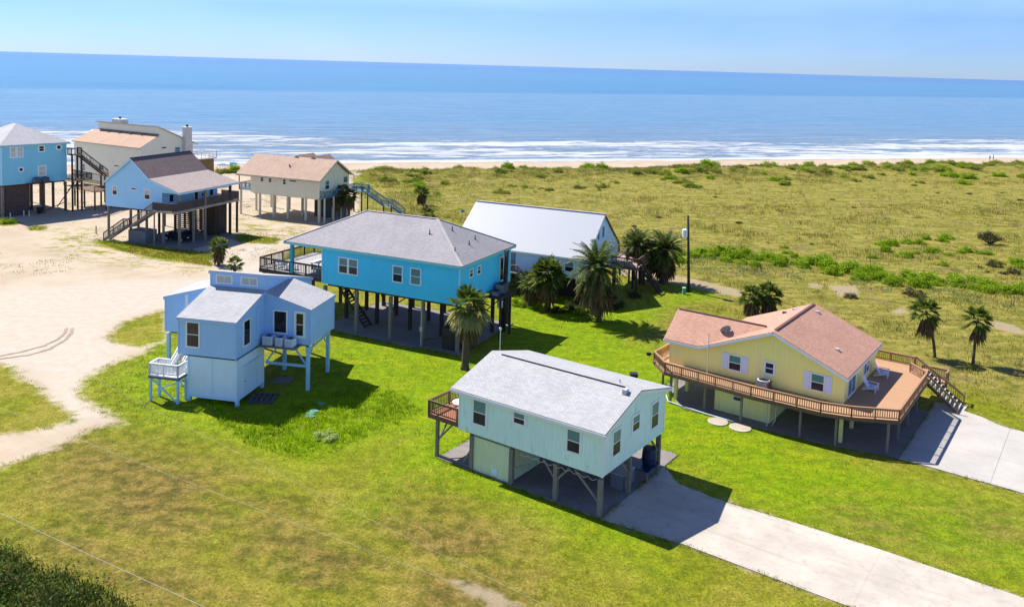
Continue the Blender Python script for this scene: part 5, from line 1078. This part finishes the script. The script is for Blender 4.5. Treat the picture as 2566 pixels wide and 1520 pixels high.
palm('date_palm', g(1501, 805), 5.9, 'date', 3.7, 'largest date palm with long arching fronds before the white roofed house', (-.4, 0), .25, 84, 16, seed=3, lo=-1.25)
palm('date_palm', g(1663, 709), 4.3, 'date', 2.9, 'dark round date palm standing left of the slim utility pole', (0, 0), .5, 70, 14, seed=4)
palm('date_palm', g(1606, 711), 4.9, 'date', 2.5, 'date palm squeezed between the wooden deck and the round dark date palm', (-.5, .4), .3, 44, seed=5)
palm('fan_palm', g(1628, 706), 4.1, 'fan', 2.1, 'fan palm in the middle of the clump right of the wooden deck', (0, 0), .28, 32, 10, seed=6, lo=-.9)
palm('fan_palm', g(1587, 700), 4.6, 'fan', 1.9, 'leftmost fan palm of the clump right of the wooden deck', (-.3, .5), .22, 26, 8, seed=16)
palm('fan_palm', g(844, 549), 4.0, 'fan', 1.75, 'left fan palm of the three in front of the cream house', (0, 0), .2, 30, 8, seed=7, tm=PALMB, lo=-.95)
palm('fan_palm', g(874, 551), 4.3, 'fan', 1.75, 'right fan palm of the three in front of the cream house', (.1, 0), .2, 30, 8, seed=8, tm=PALMB, lo=-.95)
palm('fan_palm', g(860, 547), 5.0, 'fan', 1.5, 'middle and tallest fan palm of the three in front of the cream house', (0, 0), .18, 26, 6, seed=18, tm=PALMB, lo=-.8)
palm('fan_palm', g(1055, 514), 2.7, 'fan', 1.9, 'small dark fan palm alone in the dunes beside the blue grey stairs', (0, 0), .17, 22, 6, seed=9, lo=-.7)
palm('young_palm', g(1070, 541), .55, 'fan', 1.9, 'low bright young palm in the dunes behind the grey hip roof', (0, 0), .15, 22, seed=10, lo=-.1)
palm('fan_palm', g(548, 664), 2.7, 'fan', 1.75, 'taller fan palm at the sand road in front of the sky blue house', (.05, 0), .18, 32, 6, seed=11, lo=-1.0)
palm('fan_palm', g(588, 686), 1.3, 'fan', 1.5, 'short fan palm right behind the periwinkle cottage roof', (0, 0), .18, 22, seed=13, lo=-.6)
palm('fan_palm', g(2342, 895), 4.6, 'fan', 2.0, 'fan palm with a thin leaning trunk behind the cedar deck, the left one of two', (-1.15, 0), .12, 24, 3, leaf=1.2, seed=14, lo=-.8)
palm('fan_palm', g(2438, 912), 4.4, 'fan', 1.85, 'fan palm with a nearly straight trunk behind the cedar deck, the right one of two', (.15, 0), .12, 24, 3, leaf=1.1, seed=15, lo=-.8)
palm('fan_palm', g(1896, 792), 2.2, 'fan', 2.0, 'round fan palm just behind the salmon roof, left one of two', (-.5, .3), .3, 34, 8, seed=17, lo=-.8)
palm('fan_palm', g(1925, 790), 2.4, 'fan', 2.0, 'round fan palm just behind the salmon roof, the right one of two', (.1, .3), .3, 34, 8, seed=19, lo=-.8)

for k, (px, py, s_) in enumerate(()): pass
def leaf_cloud(n, rng, ell, clumps, size, flat=.0):
    """small leaf faces gathered in clumps inside an ellipsoid"""
    cc = rng.normal(size=(clumps, 3)); cc = norm(cc)*rng.uniform(.35, 1, (clumps, 1)); cc[:, 2] = np.abs(cc[:, 2])
    cc *= np.array(ell); cs = rng.uniform(.16, .42, clumps)*min(ell[0], ell[2]*1.4)
    k = rng.integers(0, clumps, n); p = cc[k]+rng.normal(size=(n, 3))*cs[k][:, None]*.55; p[:, 2] = np.maximum(p[:, 2], .02)
    a = norm(rng.normal(size=(n, 3))); b = norm(np.cross(a, rng.normal(size=(n, 3)))); s_ = size*rng.uniform(.6, 1.3, (n, 1))
    V = np.stack([p-a*s_, p+b*s_*.45, p+a*s_, p-b*s_*.45], 1).reshape(-1, 3); i = np.arange(n)*4
    return V, np.stack([i, i+1, i+2, i+3], 1)
def bush_proto(name, seed, ell, n, mat, clumps=16, size=.075):
    rng = np.random.default_rng(seed); V, F = leaf_cloud(n, rng, ell, clumps, size); me = raw_mesh(name, V, F, mat).data
    o = bpy.data.objects[-1] if False else None
    for q in list(bpy.data.objects):
        if q.data == me: bpy.data.objects.remove(q)
    return me
B1 = [bush_proto('shrub', 50+k, (1.0, 1.0, .85), 2400, SHRUB) for k in range(4)]; B2 = [bush_proto('scrub', 60+k, (1.0, 1.0, .6), 2000, SCRUB) for k in range(3)]; B3 = [bush_proto('dark_bush', 70+k, (1.0, 1.0, .7), 1500, DARKS) for k in range(3)]
rr = random.Random(5)
def bush(meshes, name, p, s_, label, cat, group, hz=1.0):
    o = bpy.data.objects.new(name, rr.choice(meshes)); COL.objects.link(o); o.location = (p[0], p[1], zat(p[0], p[1])-.02); o.rotation_euler = (0, 0, rr.uniform(0, 6.28)); o.scale = (s_*rr.uniform(.85, 1.3), s_, s_*hz*rr.uniform(.8, 1.15))
    return tag(o, label, cat, group)
BANDS = [([(1700, 648), (1790, 642), (1870, 650), (1960, 668)], 20, (1.0, 1.6), 22), ([(2000, 662), (2080, 672), (2160, 690), (2230, 700), (2310, 706)], 26, (1.0, 1.6), 20), ([(2300, 700), (2400, 712), (2500, 722), (2600, 730)], 16, (.9, 1.5), 16),
         ([(2200, 615), (2280, 608), (2380, 602)], 9, (.9, 1.3), 10), ([(2230, 640), (2330, 640), (2440, 640), (2560, 660)], 14, (.7, 1.3), 16), ([(1960, 620), (2000, 640), (2560, 668)], 7, (.6, 1.0), 14), ([(1290, 765), (1330, 768), (1350, 778)], 7, (.6, .9), 5)]
BW = ('in the dense row just right of the slim utility pole', 'in the dense row behind the salmon roofed yellow house', 'at the right end of the dense row, beyond the thin palms', 'in the small patch left of the wind bent tree', 'in the loose patch below the wind bent tree', 'scattered above the dense shrub row', '')
for bi, (pts, n, (s0, s1), jit) in enumerate(BANDS):
    for k in range(n):
        t_ = k/(n-1)*(len(pts)-1); j = min(int(t_), len(pts)-2); f = t_-j; px = pts[j][0]*(1-f)+pts[j+1][0]*f+rr.uniform(-14, 14); py = pts[j][1]*(1-f)+pts[j+1][1]*f+rr.uniform(-jit, jit)*.7
        if px < 1400: bush(B1, 'garden_shrub', g(px, py), rr.uniform(s0, s1), 'low bright green shrub at the lawn edge left of the bushy fan palm', 'shrub', 'garden shrubs by the palms')
        else: bush(B1, 'green_shrub', g(px, py), rr.uniform(s0, s1), 'bright green leafy shrub '+BW[bi], 'shrub', 'green shrubs '+BW[bi], .9)
def RW_(a): return 'behind the blue grey stairs' if a < -8 else 'beyond the white metal roof' if a < 32 else 'beyond the slim utility pole' if a < 75 else 'beyond the salmon roof' if a < 120 else 'near the two people on the beach'
for k in range(200):
    along = rr.uniform(-45, 215); s_in = rr.gauss(31, 5) if k < 155 else rr.uniform(44, 62); p = SH_P+SH_T*along+SH_N*s_in
    bush(B2 if k % 3 else B1, 'dune_scrub', p, rr.uniform(.8, 2.4), 'low olive scrub bush on the dune ridge '+RW_(along), 'shrub', 'dune scrub '+RW_(along), .75)
for k in range(24):
    px, py = rr.uniform(1000, 2560), rr.uniform(455, 700)
    if 1130 < px < 1560 and py > 500: continue
    bush(B3, 'dune_clump', g(px, py), rr.uniform(.35, .8), 'small dark brush clump in dune grass '+('left of the slim pole' if px < 1726 else 'between the slim pole and the thin palms' if px < 2250 else 'at the far right'), 'shrub', 'dark clumps in the dune grass', .8)
DW = {(2490, 668): 'just below the wind bent tree', (2540, 686): 'at the right edge below the wind bent tree', (2130, 745): 'between two bare sand patches behind the ridge of the salmon roof', (1995, 778): 'smallest, right behind the peak of the salmon roof', (2170, 900): 'close behind the cedar deck railing', (2290, 740): 'just left of the thin leaning palm', (1150, 700): 'behind the bright blue house'}
for px, py, s_ in ((2490, 668, 1.1), (2540, 686, 1.0), (2130, 745, .9), (1995, 778, .6), (2170, 900, .8), (2290, 740, 1.3), (1150, 700, .8)): bush(B3, 'dune_clump', g(px, py), s_, 'dark rounded bush '+DW[(px, py)], 'shrub', 'dark clumps in the dune grass')
for k, (px, py, s_) in enumerate(((1345, 772, .9), (1395, 782, 1.0), (1430, 778, 1.1), (1455, 788, .8), (1545, 770, 1.1), (1590, 745, 1.0), (1320, 752, 1.0), (1470, 760, 1.2), (1520, 750, 1.2))): bush(B3 if k % 3 else B1, 'shade_fill_shrub', g(px, py), s_, 'dark shrub added to deepen the shade under the palms before the white roofed house', 'shrub', 'shrubs added to deepen the palm shade', 1.0)  # shrubs added to darken the shaded ground under the white roofed house
t = empty('wind_bent_tree', g(2482, 612), 0, 'dark wind bent shrubby tree alone in the dune field at the right', 'tree')
m = MB(False)
for a, b in (((0, 0, 0), (.8, 0, 1.5)), ((0, 0, 0), (-1.2, .2, 1.9)), ((0, 0, .1), (.1, .3, 2.0)), ((.2, 0, .2), (1.6, -.2, 1.2)), ((-.2, 0, .1), (-1.9, 0, 1.4))): m.tube([a, ((a[0]+b[0])*.55, (a[1]+b[1])*.5, (a[2]+b[2])*.45), b], [.13, .09, .05], 6)
m.build('trunk', DARKWOOD, t); V, F = leaf_cloud(3600, np.random.default_rng(3), (2.0, 1.3, 1.5), 16, .085); o = raw_mesh('crown', V, F, DARKS, t); o.location = (-.15, 0, .75)
V, F = leaf_cloud(2600, np.random.default_rng(33), (1.5, .8, .45), 22, .06); o = raw_mesh('flowering_plant', V, F, leafmat('pale_leaf', (.30, .42, .06), (.70, .75, .35))); o.location = g(822, 1098); tag(o, 'low pale speckled plant in the long grass near the ditch', 'plant')
V, F = leaf_cloud(2400, np.random.default_rng(34), (.5, .5, .6), 12, .06); o = raw_mesh('garden_plant', V, F, SHRUB); o.location = g(752, 1020); tag(o, 'small green plant in the shade right of the periwinkle cottage', 'plant')
palm('young_palm', g(1478, 800), .4, 'fan', 1.3, 'tiny bright palm seedling at the foot of the largest date palm', (0, 0), .12, 14, seed=31, lo=.0)
bush(B1, 'garden_shrub', g(22, 560), 1.2, 'bright green weed bush in the sand at the far left before the teal house', 'shrub', None)
for k, (px, py) in enumerate(((560, 434), (585, 432), (610, 436), (545, 436))): bush(B2 if k != 1 else B1, 'dune_scrub', g(px, py), 1.8, 'olive scrub bush between the tall cream house deck and the pink roof', 'shrub', 'scrub beside the tall cream house')

# ---- grass blades
def blades(name, P, h, per, mat, label, cat='grass', lean=.5, w_=.022, spread=.16, hv=.35, zf_=True, rng=RNG):
    n = len(P)*per; k = np.repeat(np.arange(len(P)), per); z = height(P) if zf_ else np.zeros(len(P))
    hh = (np.asarray(h)*np.ones(len(P)))[k]*rng.uniform(1-hv, 1+hv, n); off = rng.normal(size=(n, 2))*spread*(hh[:, None]/hh.mean()) 
    b = np.column_stack([P[k]+off, z[k]-.02]); a = rng.uniform(0, 2*math.pi, n); d = np.column_stack([np.cos(a), np.sin(a), np.zeros(n)]); l_ = rng.uniform(0, lean, n)*hh
    a2 = rng.uniform(0, 2*math.pi, n); ld = np.column_stack([np.cos(a2), np.sin(a2), np.zeros(n)]); ww = w_*rng.uniform(.7, 1.4, n)*np.sqrt(hh/hh.mean())
    V = np.stack([b-d*ww[:, None], b+d*ww[:, None], b+ld*l_[:, None]+np.column_stack([np.zeros((n, 2)), hh])], 1).reshape(-1, 3); i = np.arange(n)*3
    o = raw_mesh(name, V, np.stack([i, i+1, i+2], 1), mat); tag(o, label, cat, kind='stuff'); return o
def scatter(poly, dens, keep=None):
    lo_, hi = poly.min(0), poly.max(0); n = int((hi-lo_).prod()*dens); P = RNG.uniform(lo_, hi, (n, 2)); P = P[inpoly(P, poly)]
    return P if keep is None else P[keep(P)]
VIS = px_poly([(-60, 425), (2640, 408), (2640, 1580), (-60, 1580)])
PADS = [np.array([tuple(v.co.xy) for v in o.data.vertices][:len(o.data.vertices)//2]) for o in COL.objects if o.name.split('.')[0] in ('concrete_pad', 'driveway', 'paving_patch')]
def off_pads(P):
    k = np.ones(len(P), bool)
    for q in PADS: k &= ~inpoly(P, q)
    return k
def grassy(P):
    sa = sdist(P, SAND)
    ok = (sa < .6)
    for q in GR_IN: ok |= sdist(P, q) > -.4
    s_ = (P-SH_P)@SH_N
    for q in DIRT: ok &= sdist(P, q) < .1
    return ok & (s_ > 23) & off_pads(P)
LG = leafmat('lawn_blades', (.14, .235, .004), (.29, .375, .010), (.48, .42, .12, .08), .4, .8, (.27, .21, .035, .9)); DG_ = leafmat('dune_blades', (.20, .21, .024), (.40, .35, .075), (.56, .46, .20, .12), .4, .8, (.18, .14, .045, .6)); MG = leafmat('marsh_blades', (.022, .05, .010), (.085, .13, .022), (.20, .15, .07, .10), .2, .8)
# ---- ground cover on the ridge
def cover(name, P, h, per, size, mat, label):
    n = len(P)*per; k = np.repeat(np.arange(len(P)), per); hh = (h*np.ones(len(P)))[k]; q = RNG.normal(size=(n, 3)); c = np.column_stack([P, height(P)])[k]
    p = c+q*np.column_stack([hh*.95, hh*.95, hh*.35]); p[:, 2] = np.maximum(p[:, 2], c[:, 2]+.02)+hh*.25*np.exp(-(q[:, 0]**2+q[:, 1]**2))
    a = norm(RNG.normal(size=(n, 3))); b = norm(np.cross(a, RNG.normal(size=(n, 3)))); s_ = size*RNG.uniform(.6, 1.4, (n, 1)); V = np.stack([p-a*s_, p+b*s_*.5, p+a*s_, p-b*s_*.5], 1).reshape(-1, 3); i = np.arange(n)*4
    return tag(raw_mesh(name, V, np.stack([i, i+1, i+2, i+3], 1), mat), label, 'ground cover', kind='stuff')
al = RNG.uniform(-48, 225, 2600); si = 24+np.abs(RNG.normal(0, 9, 2600)); P = SH_P+np.outer(al, SH_T)+np.outer(si, SH_N); P = P[(fbm(P, .09, 60) > .44)]
cover('ridge_vegetation', P, .35+.6*vnoise(P, .12, 61), 46, .11, leafmat('ridge_leaf', (.13, .17, .015), (.33, .36, .05), (.36, .28, .16, .15), .35, .7, (.20, .15, .07, .7)), 'tangled low green and brown plants along the crest of the dune')
P = scatter(px_poly([(1690, 640), (1900, 640), (2240, 690), (2700, 735), (2700, 790), (2300, 745), (1980, 700), (1690, 680)]), .22); P = P[fbm(P, .12, 62) > .42]
cover('creeping_plants', P, .5+.35*vnoise(P, .2, 63), 60, .10, leafmat('grey_green_leaf', (.14, .20, .05), (.30, .37, .12), (.36, .30, .16, .1), .35, .7), 'grey green creeping plants in front of the shrub band in the dune field')
P = scatter(px_poly([(870, 430), (1000, 425), (1160, 520), (1150, 560), (980, 540), (900, 470)]), .12); cover('creeping_plants', P, .7, 60, .11, leafmat('undergrowth_leaf', (.13, .18, .015), (.33, .38, .05)), 'green undergrowth around the blue grey stairs of the cream house')


P = scatter(VIS, 1.1, lambda P: grassy(P) & (sdist(P, DUNE) > -3) & (P[:, 1] < 235)); P = P[((fbm(P, .22, 77, 4)+.25*(vnoise(P, .9, 66)-.5)) > .47) | (RNG.random(len(P)) < .16)]
P = P[~((np.max([sdist(P, q) for q in BROWN[8:]], 0) > 0) & (RNG.random(len(P)) < .6))]
blades('dune_grass', P, .16+.55*vnoise(P, .16, 78)**1.6, 8, DG_, 'tawny dune grass covering the field between the houses and the beach', w_=.035, spread=.30)
P = scatter(VIS, 7.0, lambda P: grassy(P) & (sdist(P, DUNE) < 1) & (P[:, 1] < 125)); P = P[~((np.max([sdist(P, q) for q in BROWN[:8]], 0) > -.5) & (RNG.random(len(P)) < .72))]; P = P[(fbm(P, .5, 70) > .40) | (RNG.random(len(P)) < .4)]
blades('lawn_grass', P, .075+.05*vnoise(P, .5, 79), 4, LG, 'short mown lawn grass between the houses', lean=.9, w_=.016, spread=.11)
LONG = px_poly([(520, 1000), (700, 1060), (880, 960), (1000, 985), (1060, 1030), (960, 1075), (860, 1120), (770, 1165), (700, 1140), (600, 1100), (560, 1070)])
P = scatter(LONG, 15, lambda P: grassy(P)); blades('long_grass', P, .15+.20*vnoise(P, .6, 80), 6, leafmat('long_blades', (.20, .35, .004), (.40, .54, .012), (.48, .42, .12, .05), .4, .8, (.10, .20, .006, .7)), 'unmown bright green grass up to the ditch edge by the periwinkle house', w_=.024, spread=.13)
Q = []
for q in PADS:
    for i in range(len(q)):
        a, b = q[i], q[(i+1) % len(q)]; L_ = np.hypot(*(b-a))
        if L_ > 60: continue
        n_ = int(L_*16); t_ = RNG.random((n_, 1)); Q.append(a+(b-a)*t_+RNG.normal(size=(n_, 2))*.13)
Q = np.vstack(Q); Q = Q[(sdist(Q, SAND) < 0) & (Q[:, 1] < 110) & (vnoise(Q, 1.3, 5) > .30)]; inn = np.max([sdist(Q, q) for q in PADS], 0); Q = Q[(inn < .14)]
blades('edge_grass', Q, .11+.07*vnoise(Q, .8, 95), 6, LG, 'ragged grass creeping over the edges of the driveways and slabs', lean=1.0, w_=.016, spread=.08)
P = scatter(px_poly([(210, 950), (420, 860), (470, 1060), (330, 1060)]), 4, grassy); blades('long_grass', P, .15, 5, DG_, 'rough yellow grass around the white entry landing', w_=.022)
P = scatter(MARSH, 14); blades('marsh_grass', P, .22+.38*vnoise(P, .5, 81), 9, MG, 'tall dark marsh grass in the nearest corner of the lot', lean=.7, w_=.026, spread=.2)
cover('marsh_scrub', scatter(MARSH, 1.6), .6, 190, .07, leafmat('marsh_leaf', (.045, .11, .012), (.18, .28, .035), (.24, .18, .09, .12), .3, .8, (.12, .11, .035, .4)), 'brown and green scrubby weeds mixed into the marsh grass in the nearest corner')
# tufts on the sand
P = scatter(np.vstack([SAND]), .9, lambda P: (P[:, 1] > 92) & (P[:, 1] < 200) & (P[:, 0] > -120) & off_pads(P)); P = P[(vnoise(P, .16, 90) > .60) & (sdist(P, ROAD) < -1)]
blades('sand_weeds', P, .16, 9, leafmat('weed_blades', (.12, .19, .012), (.28, .33, .04), (.38, .32, .14, .15), .25, .8), 'thin weeds growing through the sand around the raised houses', w_=.03, spread=.3)
P = np.vstack([scatter(px_poly([(227, 598), (311, 607), (533, 634), (531, 668), (311, 632)]), 12), scatter(px_poly([(560, 583), (705, 597), (690, 614), (600, 608)]), 8), scatter(px_poly([(70, 566), (118, 567), (110, 578), (75, 578)]), 8), scatter(px_poly([(-60, 545), (20, 548), (55, 560), (30, 567), (-60, 563)]), 8)])
blades('verge_grass', P, .22, 6, LG, 'strip of green grass in front of the sky blue house', w_=.03, spread=.16)
# tyre tracks across the sand road
TRK = paint('packed_wet_sand', (.32, .255, .19), .25, .95, 2.5)
def track(pts, w_, label):
    P = [g(*p) for p in pts]; m = MB(False); Q = []
    for i in range(len(P)-1):
        for k in range(5): Q.append(P[i].lerp(P[i+1], k/5))
    Q.append(P[-1]); L_ = []; R__ = []
    for i, q in enumerate(Q):
        d = (Q[min(i+1, len(Q)-1)]-Q[max(i-1, 0)]).normalized(); n_ = Vector((-d.y, d.x, 0)); ww = w_*(.75+.5*rr.random()); jj = rr.uniform(-.05, .05)
        L_.append(q+n_*(ww+jj)+Vector((0, 0, .035))); R__.append(q-n_*(ww-jj)+Vector((0, 0, .035)))
    i = m.P(L_+R__); n = len(Q)
    for k in range(n-1): m.f.append((i+k, i+k+1, i+n+k+1, i+n+k))
    o = m.build('tyre_track', TRK); tag(o, label, None, None, 'structure')
track([(-120, 895), (0, 892), (60, 880), (110, 866), (148, 848), (163, 832), (168, 822)], .13, 'outer tyre track'); track([(-120, 900), (0, 899), (70, 890), (125, 874), (162, 852), (177, 836), (181, 822)], .15, 'inner tyre track')
